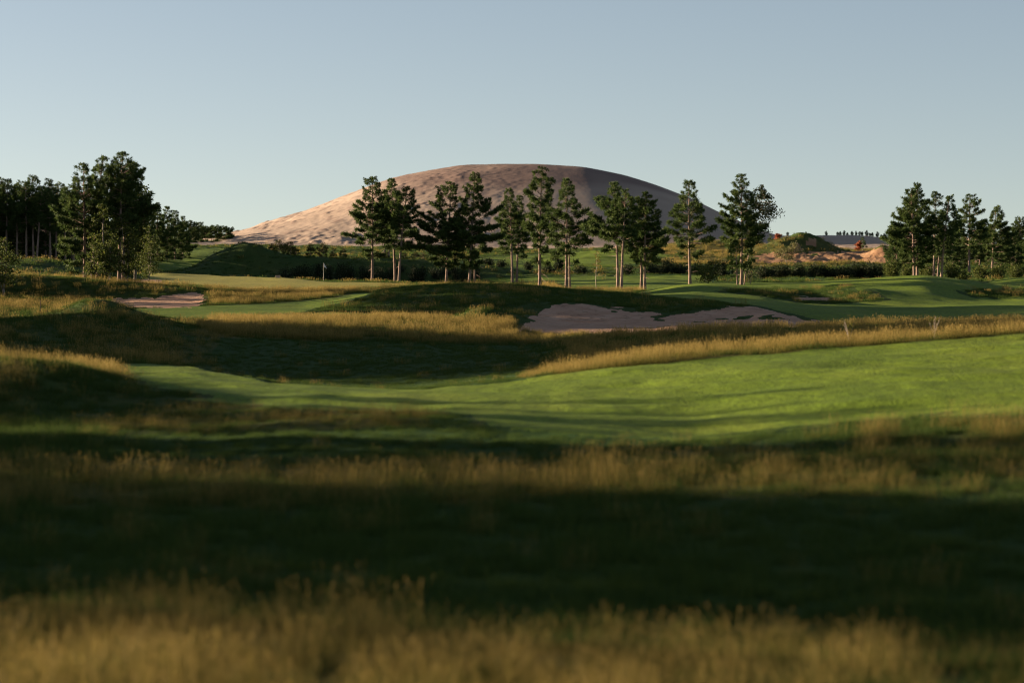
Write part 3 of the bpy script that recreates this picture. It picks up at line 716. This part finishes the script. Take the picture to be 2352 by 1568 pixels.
# young bushy pines on the dark ridge
YP = [(625, 566, 6), (641, 553, 13), (655, 559, 10), (667, 556, 12), (680, 570, 8), (714, 559, 12), (742, 560, 14), (767, 573, 8), (788, 573, 9), (864, 580, 9), (885, 582, 9), (929, 583, 9), (955, 586, 11), (972, 588, 9), (1008, 590, 8), (1045, 600, 10)]
YPL = ['tiny young pine nearest the top of the dark grassy mound', 'tallest bushy young pine on the dark ridge left of the flag', 'young pine between the tallest one and the widest one left of the flag', 'wide golden-tipped young pine left of the flag', 'small young pine under the right side of the golden-tipped one',
       'single rounded young pine straight above the left of the flag', 'broad young pine directly above the flagstick', 'thin young pine right of the flagstick on the ridge', 'dark young pine on the ridge midway from the flag to the first tall pine',
       'young pine showing left of the left trio trunks', 'young pine showing between the trunks of the left trio', 'young pine just right of the left trio trunks', 'golden-tipped young pine in the gap right of the left trio', 'last golden-tipped young pine in the gap right of the left trio',
       'young pine left of the trunk of the broad round-shouldered pine', 'young pine between the trunks of the two touching pines']
for i, ((u0, vt, r), lb) in enumerate(zip(YP, YPL)):
    D = 388 + (i % 3) * 3; x, y, _ = px(u0, 0, D); zb = hz(x, D) - .1
    h = max(1.0, EYE - (vt - 540) * K * D - zb)
    TC = pine(h, .03, r * K * D, r * K * D, 900 + i, tuft=.34, step=.28, stubs=0, full=2.2, M=12, tr=.05, w=.14)
    plant('young_pine', TC, (x, y, zb), lb, 'young pine', 'young pines on the dark ridge', (M_BARK, M_YOUNG))
# tiny pines on the far skyline
protos = [pine(2.0 + .4 * k, .04, .75, .75, 950 + k, tuft=.36, step=.2, stubs=0, full=2.4, M=10, tr=.05) for k in range(3)]
TP = [(1809, 1.0, 543, 'squat dark bush-like pine on the skyline right of the dune foot'), (1851, .7, 541, 'tiny pine on the skyline above the grassy orange mound'), (1898, .7, 541, 'tiny pine on the bare skyline right of the grassy orange mound')]
TP += [(u, s, vt, None) for u, s, vt in ((1924, 1.0, 538), (1930, .8, 541), (1939, 1.1, 536), (1946, .6, 544), (1957, 1.1, 537), (1966, .6, 544), (1975, 1.3, 536), (1980, .7, 542), (1991, 1.5, 534), (1998, .6, 543), (2004, .8, 541), (2015, 1.4, 534), (2024, .8, 540), (2031, 1.2, 536), (2036, .7, 542), (2043, 1.1, 538))]
first = {}
for i, (u0, s, vt, lb) in enumerate(TP):
    D = 738; k = i % 3; x, y, _ = px(u0, 0, D); zb = hz(x, D) - .1
    zt = EYE - (vt - 540) * K * D; s2 = max(.6, (zt - zb) / (2.0 + .4 * k)) * (.85 + .25 * (s - .8))
    lb = lb or 'tiny pine in the row along the far sandy skyline left of the right clump'
    gp = 'tiny pines on the far skyline'
    if k not in first:
        e = plant('skyline_pine', protos[k], (x, y, zb), lb, 'pine tree', gp, (M_BARK, M_NEEDLE)); first[k] = e
    else:
        src = first[k]; e = src.copy(); COL.objects.link(e); e.location = (x, y, zb); e['label'] = lb
        for ch in src.children:
            c = ch.copy(); COL.objects.link(c); c.parent = e
    e.scale = (s2, s2, s2); e.rotation_euler = (0, 0, i * 1.3)

# ------------------------------------------------------------------ broadleaf trees and shrubs
def broad(name, u0, vb, vt, D, r_px, seed, label, cat, group, mat, bark=None, lean_px=0, parts=('trunk', 'crown'), **kw):
    x, y, _ = px(u0, 0, D); zb = hz(x, D) - .05
    h = EYE - (vt - 540) * K * D - zb
    TC = leafy(h, r_px * K * D, seed, lean=lean_px * K * D, **kw)
    plant(name, TC, (x, y, zb), label, cat, group, (bark or M_BARK2, mat), parts)
broad('broadleaf_tree', 237, 640, 470, 243, 30, 11, 'slim yellow-green young tree with pale trunk under the near left clump', 'tree', 'young trees under the left clump', M_LEAF, cb=.12, leaf=.24, dens=1.3, sr=.075)
broad('broadleaf_tree', 250, 642, 540, 242, 34, 12, 'low yellow-green sapling in front of the left clump trunks', 'tree', 'young trees under the left clump', M_LEAF, cb=.1, leaf=.22, dens=1.3, stems=3, sr=.04)
broad('broadleaf_tree', 213, 640, 560, 242, 22, 13, 'thin sunlit sapling beside the leftmost trunk of the left clump', 'tree', 'young trees under the left clump', M_LEAF, cb=.15, leaf=.22, dens=1.1, stems=2, sr=.04)
broad('broadleaf_tree', 290, 645, 500, 244, 36, 14, 'leafy sapling right of the tallest trunk of the left clump', 'tree', 'young trees under the left clump', M_LEAF, cb=.12, leaf=.22, dens=1.3, stems=2, sr=.05)
broad('broadleaf_tree', 312, 640, 425, 262, 46, 15, 'dark green rounded broadleaf tree at the right side of the left clump', 'tree', None, M_LEAF, cb=.2, leaf=.26, dens=1.6, stems=3, sr=.06, spread=.5)
broad('broadleaf_tree', 340, 640, 520, 258, 34, 16, 'spreading low sapling over the edge of the putting green at left', 'tree', 'young trees under the left clump', M_LEAF, cb=.15, leaf=.2, dens=.9, stems=3, sr=.035)
broad('broadleaf_tree', 8, 660, 548, 232, 52, 17, 'green bush-like tree at the left edge before the dark wood', 'tree', None, M_LEAF, cb=.2, leaf=.22, dens=1.0, stems=3, sr=.04)
broad('broadleaf_tree', 1712, 652, 428, 309, 52, 18, 'open drooping broadleaf tree whose sprays hang right of the pointed pine', 'tree', None, M_SHRUB, M_BARK, lean_px=42, cb=.42, leaf=.26, dens=1.4, stems=1, sr=.045, droop=.35, side=0.0, spread=.15)
broad('broadleaf_tree', 1810, 622, 562, 445, 34, 19, 'pale sparse twin-stemmed tree before the orange sand bank', 'tree', None, M_PALELEAF, cb=.3, leaf=.3, dens=.75, stems=3, sr=.05, spread=.5)
broad('broadleaf_tree', 1371, 664, 576, 285, 32, 20, 'small yellowish tree standing alone between the pines behind the big bunker', 'tree', None, M_YELLOW, cb=.3, leaf=.17, dens=.8, stems=1, sr=.05, shape='cone')
broad('broadleaf_tree', 1622, 652, 600, 318, 36, 21, 'yellow-green bushy sapling at the foot of the lone open pine', 'tree', None, M_LEAF, cb=.12, leaf=.2, dens=1.0, stems=4, sr=.03, spread=.8)
broad('broadleaf_tree', 1722, 652, 596, 312, 24, 22, 'brownish low sapling right of the pointed pine trunk', 'tree', None, M_PALELEAF, cb=.15, leaf=.17, dens=.7, stems=3, sr=.03, spread=.7)
broad('red_shrub', 1788, 575, 536, 545, 10, 23, 'tall orange-red shrub on the bank beside the dune foot', 'shrub', 'orange shrubs on the sand bank', M_RED, cb=.1, leaf=.3, dens=1.5, stems=4, sr=.03, parts=('stem', 'foliage'))
broad('red_shrub', 1971, 582, 554, 530, 8, 24, 'small orange-red shrub at the right part of the sand bank', 'shrub', 'orange shrubs on the sand bank', M_RED, cb=.1, leaf=.28, dens=1.4, stems=3, sr=.03, parts=('stem', 'foliage'))
broad('red_shrub', 1906, 580, 560, 540, 6, 25, 'thin purple-red shrub on the sand right of the grassy mound', 'shrub', 'orange shrubs on the sand bank', M_RED, cb=.3, leaf=.2, dens=.4, stems=3, sr=.03, parts=('stem', 'foliage'))
for i, (u0, vt, D, r, lb) in enumerate([(1981, 546, 532, 7, 'little dark pine touching the small orange-red shrub'), (1770, 540, 560, 8, 'little pine left of the tall orange-red shrub'), (1748, 552, 540, 9, 'bushy little pine right behind the pointed pine'), (1519, 528, 520, 14, 'young green pine between the thin pair and the lone open pine'), (1490, 575, 400, 14, 'low young pine below the thin pair crowns'), (1560, 545, 545, 14, 'short pine left of the lone open pine trunk')]):
    x, y, _ = px(u0, 0, D); zb = hz(x, D) - .1; h = max(1.2, EYE - (vt - 540) * K * D - zb)
    plant('young_pine', pine(h, .04, r * K * D, r * K * D, 970 + i, tuft=.4, step=.34, stubs=0, full=1.6, M=12, tr=.06), (x, y, zb), lb, 'young pine', 'young pines on the far mounds', (M_BARK, M_NEEDLE))

SH = []
def shrubs(lst, group, mat, leaf=.2, dens=1.0, name='shrub'):
    for i, (u0, vt, D, r, lb) in enumerate(lst):
        x, y, _ = px(u0, 0, D); zb = hz(x, D) - .05
        h = max(.7, EYE - (vt - 540) * K * D - zb)
        plant(name, shrub(h, r * K * D, 2000 + int(u0) + i, leaf, dens), (x, y, zb), lb, 'shrub', group, (M_BARK2, mat), ('stem', 'foliage'))
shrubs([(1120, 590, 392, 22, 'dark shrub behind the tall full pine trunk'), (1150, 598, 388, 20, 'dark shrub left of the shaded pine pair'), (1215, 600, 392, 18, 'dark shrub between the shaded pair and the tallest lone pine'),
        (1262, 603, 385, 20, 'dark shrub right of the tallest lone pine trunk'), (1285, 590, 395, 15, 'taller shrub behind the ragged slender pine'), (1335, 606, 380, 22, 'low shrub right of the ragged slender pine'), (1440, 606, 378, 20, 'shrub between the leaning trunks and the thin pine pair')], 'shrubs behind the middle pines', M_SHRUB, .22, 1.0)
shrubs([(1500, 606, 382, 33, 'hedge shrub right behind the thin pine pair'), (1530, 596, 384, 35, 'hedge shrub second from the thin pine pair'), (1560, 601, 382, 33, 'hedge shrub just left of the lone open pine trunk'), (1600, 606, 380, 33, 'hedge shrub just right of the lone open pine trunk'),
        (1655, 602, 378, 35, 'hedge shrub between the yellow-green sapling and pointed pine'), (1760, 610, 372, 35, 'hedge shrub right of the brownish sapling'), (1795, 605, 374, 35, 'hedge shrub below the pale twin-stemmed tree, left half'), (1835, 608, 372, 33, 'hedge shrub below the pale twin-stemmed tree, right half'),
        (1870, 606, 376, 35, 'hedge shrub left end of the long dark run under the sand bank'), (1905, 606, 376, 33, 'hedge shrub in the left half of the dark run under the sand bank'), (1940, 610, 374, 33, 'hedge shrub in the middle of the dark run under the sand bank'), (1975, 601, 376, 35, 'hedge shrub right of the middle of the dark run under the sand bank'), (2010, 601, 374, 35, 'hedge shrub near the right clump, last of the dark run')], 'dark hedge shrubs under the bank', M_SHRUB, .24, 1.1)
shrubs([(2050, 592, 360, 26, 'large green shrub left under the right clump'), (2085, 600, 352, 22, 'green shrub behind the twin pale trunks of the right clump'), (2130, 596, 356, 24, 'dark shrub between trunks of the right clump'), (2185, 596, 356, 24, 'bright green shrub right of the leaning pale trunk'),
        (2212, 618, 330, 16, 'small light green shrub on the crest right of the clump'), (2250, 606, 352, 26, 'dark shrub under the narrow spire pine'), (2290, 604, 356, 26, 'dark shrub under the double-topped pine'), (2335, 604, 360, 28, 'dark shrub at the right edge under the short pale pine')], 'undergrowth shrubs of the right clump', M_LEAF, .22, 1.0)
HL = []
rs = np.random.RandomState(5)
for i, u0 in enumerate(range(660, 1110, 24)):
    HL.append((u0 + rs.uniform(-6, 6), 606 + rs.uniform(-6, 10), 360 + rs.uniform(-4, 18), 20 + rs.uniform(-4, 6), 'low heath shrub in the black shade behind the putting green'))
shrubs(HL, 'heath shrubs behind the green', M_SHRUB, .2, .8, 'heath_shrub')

# ------------------------------------------------------------------ unseen shade-casting woods outside, and woods far behind: one mass
def wood(name, spots, label, seed, cb=.03, M=7, rad=2.4):
    rng = np.random.RandomState(seed)
    base = [pine(15, cb, rad, rad, seed + 50 + k, M=M, step=.7, tuft=.6, stubs=0, full=1.0, w=.3, nd=5) for k in range(4)]
    parts = []
    for gi in (0, 1):
        G = Geo()
        for (x, y, hh) in spots:
            g = base[(int(x * 7 + y * 3)) % 4][gi]; s = hh / 15.0; a = (x * 1.7 + y) % 6.28
            V = np.concatenate(g.V); c, sn = cos(a), sin(a)
            V = np.stack([V[:, 0] * c - V[:, 1] * sn, V[:, 0] * sn + V[:, 1] * c, V[:, 2]], 1) * s + np.array([x, y, hz(x, y) - .2])
            F = g.faces(); k3 = [f for f in F if f.shape[1] == 3]; k4 = [f for f in F if f.shape[1] == 4]
            G.add(V, k3[0] if k3 else None, k4[0] if k4 else None, np.concatenate(g.T))
        parts.append(G)
    V = np.concatenate([np.concatenate(G.V) for G in parts]); n0 = parts[0].n
    F = np.concatenate([np.concatenate(parts[0].F4), np.concatenate(parts[1].F4) + n0])
    me = mesh_data(name, V, F, M_BARK, {'tone': np.concatenate([np.concatenate(G.T) for G in parts])}, False)
    me.materials.append(M_NEEDLE)
    nb = len(np.concatenate(parts[0].F4))
    me.polygons.foreach_set('material_index', np.concatenate([np.zeros(nb, np.int32), np.ones(len(F) - nb, np.int32)]))
    tag(obj(name, me), label, 'woodland', kind='stuff')
rw = np.random.RandomState(77)
def band(x0, x1, y0, y1, n, h0, h1):
    return [(rw.uniform(x0, x1), y0 + (y1 - y0) * (k + rw.rand()) / n, rw.uniform(h0, h1)) for k in range(n)]
#@@WOODS@@
spots = []
spots += band(-62, -50, 53, 69, 33, 12.5, 15.5) + [(-54, 51.6, 11), (-58, 50.3, 12.5), (-52, 47.6, 9.5), (-61, 49.0, 11)]      # shade between the foreground grass bands
spots += band(-66, -52, 76.5, 80.5, 8, 12, 15) + band(-66, -52, 82, 84, 4, 12, 15) + band(-64, -52, 86.5, 88, 2, 11, 13)
spots += [(-57, 70.6, 12), (-60, 74.6, 12.5), (-55, 72.8, 9.6)]
spots += band(-62, -53, 88.5, 91.5, 3, 10, 12)
spots += [(-58, 92.5, 12), (-62, 96.5, 12), (-70, 103, 14)]
spots += band(-82, -66, 136, 172, 42, 17.5, 21.5)  # unseen pines added to shade the hollow and hump beyond the fairway
spots += band(-57, -53, 223, 240, 8, 5, 6.2)  # low trees out of view, put in to darken the left bunker
wood('woodland', spots, 'unseen pine wood laid out beyond the left edge to shade the ground', 300)
tall = band(-83, -74, 193, 247, 34, 18, 21.5)  # added out of view; high crowns shade the mound, sparing the fairway strip
wood('woodland', tall, 'unseen bare-stemmed pines added beyond the left edge to shade the middle mound', 310, cb=.58, M=10, rad=3.0)
back = [(x, 385 + 9 * ((i * 37) % 5) + rw.uniform(-3, 3), rw.uniform(8.5, 12.5)) for i, x in enumerate(np.arange(-130, -62, .8))]
back += band(-116, -84, 364, 384, 26, 11, 15)  # extra pines left of the frame, added to shade the far-left trunks
wood('woodland', back, 'dark mass of pines deep behind the far left wood', 320, rad=3.4, M=9)
backr = [(x, 430 + 8 * ((i * 37) % 4), rw.uniform(5, 8)) for i, x in enumerate(np.arange(68, 112, 1.8))]
wood('woodland', backr, 'dark mass of low pines deep behind the right clump', 340, rad=3.6, M=9)

# ------------------------------------------------------------------ grass
PROTO = bpy.data.collections
def tuft(name, mat, nleaf, hl, wl, nstem, hs, ws, head, rad, seed, lean=.25, lt=.22):
    rng = np.random.RandomState(seed)
    V, F, tone, tip = [], [], [], []
    def ribbon(p, d, h, w, bend, tn, topw, tipv):
        i = len(V); side = np.array([-d[1], d[0], 0]) * w / 2
        for (s, ww) in ((0, 1), (.55, .85), (1, topw)):
            c = p + np.array([d[0], d[1], 0]) * bend * h * s * s + np.array([0, 0, h * s * (1 - .12 * bend * s)])
            V.append(c - side * ww); V.append(c + side * ww); tone.extend([tn, tn]); tip.extend([tipv * s, tipv * s])
        F.append((i, i + 1, i + 3, i + 2)); F.append((i + 2, i + 3, i + 5, i + 4))
        return c
    for k in range(nleaf):
        a, r = rng.uniform(0, 6.28), rad * math.sqrt(rng.rand()); b = rng.uniform(0, 6.28)
        ribbon(np.array([cos(a) * r, sin(a) * r, -.06]), (cos(b), sin(b)), hl * rng.uniform(.5, 1.2), wl, rng.uniform(.1, .9), np.clip(rng.normal(.5, .22), 0, 1), .1, lt)
    for k in range(nstem):
        a, r = rng.uniform(0, 6.28), rad * math.sqrt(rng.rand()); b = rng.uniform(0, 6.28); tn = np.clip(rng.normal(.5, .25), 0, 1)
        c = ribbon(np.array([cos(a) * r, sin(a) * r, -.06]), (cos(b), sin(b)), hs * rng.uniform(.5, 1.25), ws, rng.uniform(.0, lean * 1.6), tn, .8, .9)
        L, W = head; i = len(V); b2 = rng.uniform(0, 6.28); dx = np.array([cos(b2), sin(b2), 0]) * W / 2
        dr = np.array([cos(b) * .3, sin(b) * .3, 1]) * L
        for q in (c - dr * .3, c + dr * .2 - dx, c + dr * .75, c + dr * .2 + dx): V.append(q); tone.append(tn); tip.append(1.0)
        F.append((i, i + 1, i + 2, i + 3))
    me = mesh_data(name, np.array(V), np.array(F), mat, {'tone': np.array(tone), 'tip': np.array(tip)}, True)
    return bpy.data.objects.new(name, me)

def scatter(name, protos, pts, idx, rot, scl, label, cat):
    pc = bpy.data.collections.new(name + '_tufts')
    for p in protos: pc.objects.link(p)
    me = bpy.data.meshes.new(name); me.vertices.add(len(pts)); me.vertices.foreach_set('co', np.asarray(pts, np.float32).ravel())
    a = me.attributes.new('idx', 'INT', 'POINT'); a.data.foreach_set('value', np.asarray(idx, np.int32))
    a = me.attributes.new('rot', 'FLOAT_VECTOR', 'POINT'); a.data.foreach_set('vector', np.asarray(rot, np.float32).ravel())
    a = me.attributes.new('scl', 'FLOAT_VECTOR', 'POINT'); a.data.foreach_set('vector', np.asarray(scl, np.float32).ravel())
    me.update()
    o = obj(name, me); tag(o, label, cat, kind='stuff')
    ng = bpy.data.node_groups.new(name + '_scatter', 'GeometryNodeTree')
    ng.interface.new_socket('Geometry', in_out='INPUT', socket_type='NodeSocketGeometry')
    ng.interface.new_socket('Geometry', in_out='OUTPUT', socket_type='NodeSocketGeometry')
    n, l = ng.nodes, ng.links
    gi, go = n.new('NodeGroupInput'), n.new('NodeGroupOutput')
    ci = n.new('GeometryNodeCollectionInfo'); ci.inputs['Collection'].default_value = pc
    ci.inputs['Separate Children'].default_value = True; ci.inputs['Reset Children'].default_value = True
    ip = n.new('GeometryNodeInstanceOnPoints'); ip.inputs['Pick Instance'].default_value = True
    def attr(nm, t):
        q = n.new('GeometryNodeInputNamedAttribute'); q.data_type = t; q.inputs['Name'].default_value = nm
        return q.outputs['Attribute']
    er = n.new('FunctionNodeEulerToRotation')
    l.new(attr('rot', 'FLOAT_VECTOR'), er.inputs[0]); l.new(er.outputs[0], ip.inputs['Rotation'])
    l.new(attr('idx', 'INT'), ip.inputs['Instance Index']); l.new(attr('scl', 'FLOAT_VECTOR'), ip.inputs['Scale'])
    l.new(gi.outputs[0], ip.inputs['Points']); l.new(ci.outputs[0], ip.inputs['Instance']); l.new(ip.outputs[0], go.inputs[0])
    md = o.modifiers.new('scatter', 'NODES'); md.node_group = ng
    return o

def grass_points(d0, d1, per_m2, seed, u0=-260, u1=2620):
    rng = np.random.RandomState(seed)
    area = (u1 - u0) * K * (d1 ** 2 - d0 ** 2) / 2
    n = int(area * per_m2)
    D = np.sqrt(rng.uniform(d0 ** 2, d1 ** 2, n)); u = rng.uniform(u0, u1, n)
    z = height(u, D); zone = classify(u, D, z)
    return u, D, z, zone, rng
def grow(d0, d1, per_m2, seed, sp, gp, suffix, labels, s0=1.0, sg=1.0):
    u, D, z, zone, rng = grass_points(d0, d1, per_m2, seed, *((-1500, 3900) if d0 < 50 else (-260, 2620)))
    x = (u - 1176) * K * D
    f = fescue(u, D, z)
    clump = vnoise(x / 2.2 + 5, D / 3.0, 201) * .6 + vnoise(x / .9, D / 1.2, 203) * .4
    # nothing on mown turf or sand; keep tufts off the turf edge
    keep = (zone == Z_ROUGH)
    e = 5 / (K * D) * .12
    for du in (-e, e): keep &= (classify(u + du, D, z) == Z_ROUGH)
    keep &= ~((D > 570) | ((D > 320) & (rng.rand(len(u)) < .2)))
    straw = rng.rand(len(u)) < np.clip((f - .12) * 1.25, 0.02, .97)
    heath = (D > 345) & (D < 400) & (u > 400) & (u < 1120)
    straw &= ~(heath & (rng.rand(len(u)) < .9))
    for nm, pro, m, s in (('straw_grass', sp, keep & straw, s0), ('green_grass', gp, keep & ~straw, sg)):
        m = m & (rng.rand(len(u)) < np.clip(.45 + .9 * clump, 0, 1))
        k = int(m.sum())
        if not k: continue
        pts = np.stack([x[m], D[m], z[m]], 1)
        sc_ = s * (.7 + .45 * clump[m]) * rng.uniform(.75, 1.25, k)
        um, Dm = u[m], D[m]
        sc_ = sc_ * np.where((Dm > 148) & (Dm < 176) & (um > 1180), .55, 1) * np.where((Dm > 58) & (Dm < 84), np.interp(um, [100, 350, 1500, 2250], [1, .62, .62, 1]), 1) * np.where((Dm > 94) & (Dm < 146) & (um > 400) & (um < 1250), .6, 1)
        hgt = sc_ * rng.uniform(.85, 1.2, k)
        scatter(nm, pro, pts, rng.randint(0, len(pro), k), np.stack([rng.normal(0, .06, k), rng.normal(0, .06, k), rng.uniform(0, 6.28, k)], 1),
                np.stack([sc_, sc_, hgt], 1), labels[0] if nm[0] == 's' else labels[1], 'grass')
SN = [tuft('straw_tuft', M_STRAW, 60, .45, .012, 34, .85, .007, (.12, .014), .7, 10 + k, lt=.55) for k in range(4)]
GN = [tuft('green_tuft', M_GRASS, 100, .42, .013, 5, .7, .006, (.11, .012), .7, 20 + k) for k in range(3)]
SM = [tuft('straw_tuft', M_STRAW, 34, .36, .028, 44, .78, .016, (.16, .03), .9, 30 + k) for k in range(4)]
GM = [tuft('green_tuft', M_GRASS, 70, .38, .032, 3, .6, .015, (.14, .03), .9, 40 + k) for k in range(3)]
SF = [tuft('straw_tuft', M_STRAW, 22, .45, .07, 16, .75, .05, (.22, .11), 1.0, 50 + k) for k in range(3)]
GF = [tuft('green_tuft', M_GRASS, 34, .45, .08, 3, .6, .05, (.2, .1), 1.0, 60 + k) for k in range(3)]
grow(24, 100, 9.0, 1, SN, GN, 'near', ('tall straw coloured fescue filling the blurred foreground', 'green uncut grass mixed into the blurred foreground'), .56, .5)
grow(100, 270, 4.0, 2, SM, GM, 'mid', ('golden fescue beyond the near fairway and round the bunkers', 'green rough grass on the middle mounds and banks'), .54, .46)
grow(270, 570, .6, 3, SF, GF, 'far', ('straw grass on the distant mounds and under the pines', 'dark rough grass on the distant mounds'), .62, .5)

# ------------------------------------------------------------------ small things
def plain(name, col, rough=.6):
    m, nt, N, L = new_mat(name)
    g = N.new('ShaderNodeTexCoord').outputs['Object']; n = noise(N, L, g, 12, 3)
    c0 = tuple(q * .88 for q in col); r = ramp(N, [(.35, c0), (.65, col)]); L.new(n.outputs['Fac'], r.inputs['Fac'])
    finish(N, L, r.outputs[0], rough, spec=.3); return m
M_WHITE = plain('white_cloth', (.78, .74, .74)); M_POLE = plain('pole_paint', (.45, .40, .30)); M_WOOD = plain('weathered_wood', (.36, .28, .22)); M_DARKW = plain('dark_stake', (.10, .06, .04))
def tube_obj(nm, P, R, mat, par, n=8):
    g = Geo(); g.tube(P, R, n); return obj(nm, g.mesh(nm, mat, True, False), par)
x, y, _ = px(743, 0, 302); zb = hz(x, y)
fl = empty('flagstick', (x, y, zb)); tag(fl, 'thin golf flagstick with a small white hanging flag on the putting green', 'flagstick')
tube_obj('pole', [(0, 0, -.1), (0, 0, 1.2), (0, 0, 2.32)], [.022, .02, .016], M_POLE, fl)
us, vs = np.meshgrid(np.linspace(0, 1, 10), np.linspace(0, 1, 8))
wv = us * (1 - .25 * vs)
FV = np.stack([.02 + .40 * us * (.35 + .65 * vs), .05 * np.sin(us * 7 + vs * 2) * us, 2.30 - .46 * vs - .42 * us ** 1.3 * (.45 + .2 * vs)], -1).reshape(-1, 3)
ii = np.arange(80).reshape(8, 10); FQ = np.stack([ii[:-1, :-1], ii[:-1, 1:], ii[1:, 1:], ii[1:, :-1]], -1).reshape(-1, 4)
cl = obj('flag', mesh_data('flag', FV, FQ, M_WHITE), fl); so_ = cl.modifiers.new('thick', 'SOLIDIFY'); so_.thickness = .004
def boxes(nm, lst, mat, par):
    g = Geo()
    for (x0, x1, y0, y1, z0, z1) in lst:
        V = [(a, b, c) for c in (z0, z1) for b in (y0, y1) for a in (x0, x1)]
        g.add(V, F4=[(0, 2, 3, 1), (4, 5, 7, 6), (0, 1, 5, 4), (2, 6, 7, 3), (0, 4, 6, 2), (1, 3, 7, 5)])
    o = obj(nm, g.mesh(nm, mat, False, False), par); b = o.modifiers.new('edge', 'BEVEL'); b.width = .012; b.segments = 2
    return o
x, y, _ = px(638, 0, 311); zb = hz(x, y)
e = empty('wooden_crate', (x, y, zb)); tag(e, 'small pale wooden crate on the back edge of the putting green', 'crate')
boxes('body', [(-.28, .28, -.18, .18, -.05, .26)], M_WOOD, e); boxes('lid', [(-.30, .30, -.20, .20, .262, .31)], M_WOOD, e)
x, y, _ = px(93, 0, 186); zb = hz(x, y)
e = empty('marker_stake', (x, y, zb)); tag(e, 'thin dark marker stake in the straw grass at far left', 'stake')
tube_obj('post', [(0, 0, -.1), (.005, 0, .5), (.01, 0, 1.0)], [.026, .024, .022], M_DARKW, e); tube_obj('cap', [(.01, 0, 1.003), (.01, 0, 1.03)], [.03, .026], M_DARKW, e)
x, y, _ = px(1836, 0, 240); zb = hz(x, y)
e = empty('bunker_rake', (x, y, zb + .05)); tag(e, 'long-handled rake lying at the left side of the small right bunker', 'rake'); e.rotation_euler = (0, .08, .15)
tube_obj('handle', [(-.9, 0, .12), (0, 0, .06), (.8, 0, .04)], [.018, .018, .018], M_POLE, e)
boxes('head', [(.80, .85, -.3, .3, .0, .06)] + [(.81, .835, -.29 + k * .07, -.275 + k * .07, -.06, -.002) for k in range(9)], M_WOOD, e)
for u0, lb in ((2146, 'dry pale weed stalk in the straw strip near the right edge'), (1951, 'dry pale weed stalk in the straw strip above the middle of the near fairway')):
    D = 104; x, y, _ = px(u0, 0, D); e = empty('dry_weed', (x, y, hz(x, D))); tag(e, lb, 'weed', 'dry weeds in the straw strip')
    g = Geo(); r_ = np.random.RandomState(u0)
    for k in range(5):
        s = np.linspace(0, 1, 5); a = r_.uniform(0, 6.28); hgt = r_.uniform(.7, 1.05)
        g.tube(np.stack([cos(a) * .25 * s ** 1.5, sin(a) * .25 * s ** 1.5, hgt * s], 1), .014 - .006 * s, 4)
    obj('stem', g.mesh('stem', M_BARK2, True, False), e)
    g = Geo(); leaves(g, r_.normal(size=(40, 3)) * np.array([.14, .14, .12]) + np.array([0, 0, .85]), np.full(40, .07), r_); obj('leaves', g.mesh('leaves', M_STRAW, False), e)


# ------------------------------------------------------------------ sky, sun, camera
w = bpy.data.worlds.new('World'); sc.world = w; w.use_nodes = True
N, L = w.node_tree.nodes, w.node_tree.links
for n in list(N): N.remove(n)
tc = N.new('ShaderNodeTexCoord')
mp = N.new('ShaderNodeMapping'); mp.inputs['Scale'].default_value = (1, 1, 1.35); mp.inputs['Location'].default_value = (0, 0, .128)
sky = N.new('ShaderNodeTexSky'); sky.sky_type = 'NISHITA'; sky.sun_disc = False
sky.sun_elevation = radians(SUN_E); sky.sun_rotation = radians(-(90 - SUN_D))
sky.altitude = 300; sky.air_density = 1.0; sky.dust_density = 1.0; sky.ozone_density = .5
bg = N.new('ShaderNodeBackground'); bg.inputs['Strength'].default_value = .06
wo = N.new('ShaderNodeOutputWorld')
L.new(tc.outputs['Generated'], mp.inputs['Vector']); L.new(mp.outputs[0], sky.inputs['Vector'])
L.new(mixc(N, L, 1.0, sky.outputs[0], (1.05, .969, .985), 'MULTIPLY'), bg.inputs['Color']); L.new(bg.outputs[0], wo.inputs['Surface'])

sd = bpy.data.lights.new('sun', 'SUN'); sd.energy = 5.0; sd.angle = radians(.53); sd.color = (1.0, .80, .58)
so = bpy.data.objects.new('sun', sd); COL.objects.link(so)
from mathutils import Vector
to_sun = Vector((-cos(radians(SUN_D)) * cos(radians(SUN_E)), sin(radians(SUN_D)) * cos(radians(SUN_E)), sin(radians(SUN_E))))
so.rotation_euler = to_sun.to_track_quat('Z', 'Y').to_euler()
so.location = (-60, 40, 60)

cd = bpy.data.cameras.new('camera'); cam = bpy.data.objects.new('camera', cd); COL.objects.link(cam)
cam.location = (0, 0, EYE); cam.rotation_euler = (pi / 2, 0, 0)
cd.lens = 85; cd.sensor_width = 36; cd.shift_y = (540 - 784) / 2352
cd.clip_start = .1; cd.clip_end = 20000
cd.dof.use_dof = True; cd.dof.focus_distance = 240; cd.dof.aperture_fstop = 0.64
sc.camera = cam
sc.view_settings.view_transform = 'Standard'; sc.view_settings.look = 'None'
sc.view_settings.exposure = 1.78; sc.view_settings.gamma = 1.0
sc.cycles.use_denoising = True; sc.cycles.filter_width = 1.1
sc.cycles.max_bounces = 6; sc.cycles.diffuse_bounces = 3; sc.cycles.glossy_bounces = 2; sc.cycles.transmission_bounces = 4
sc.render.resolution_x = 1024; sc.render.resolution_y = 682
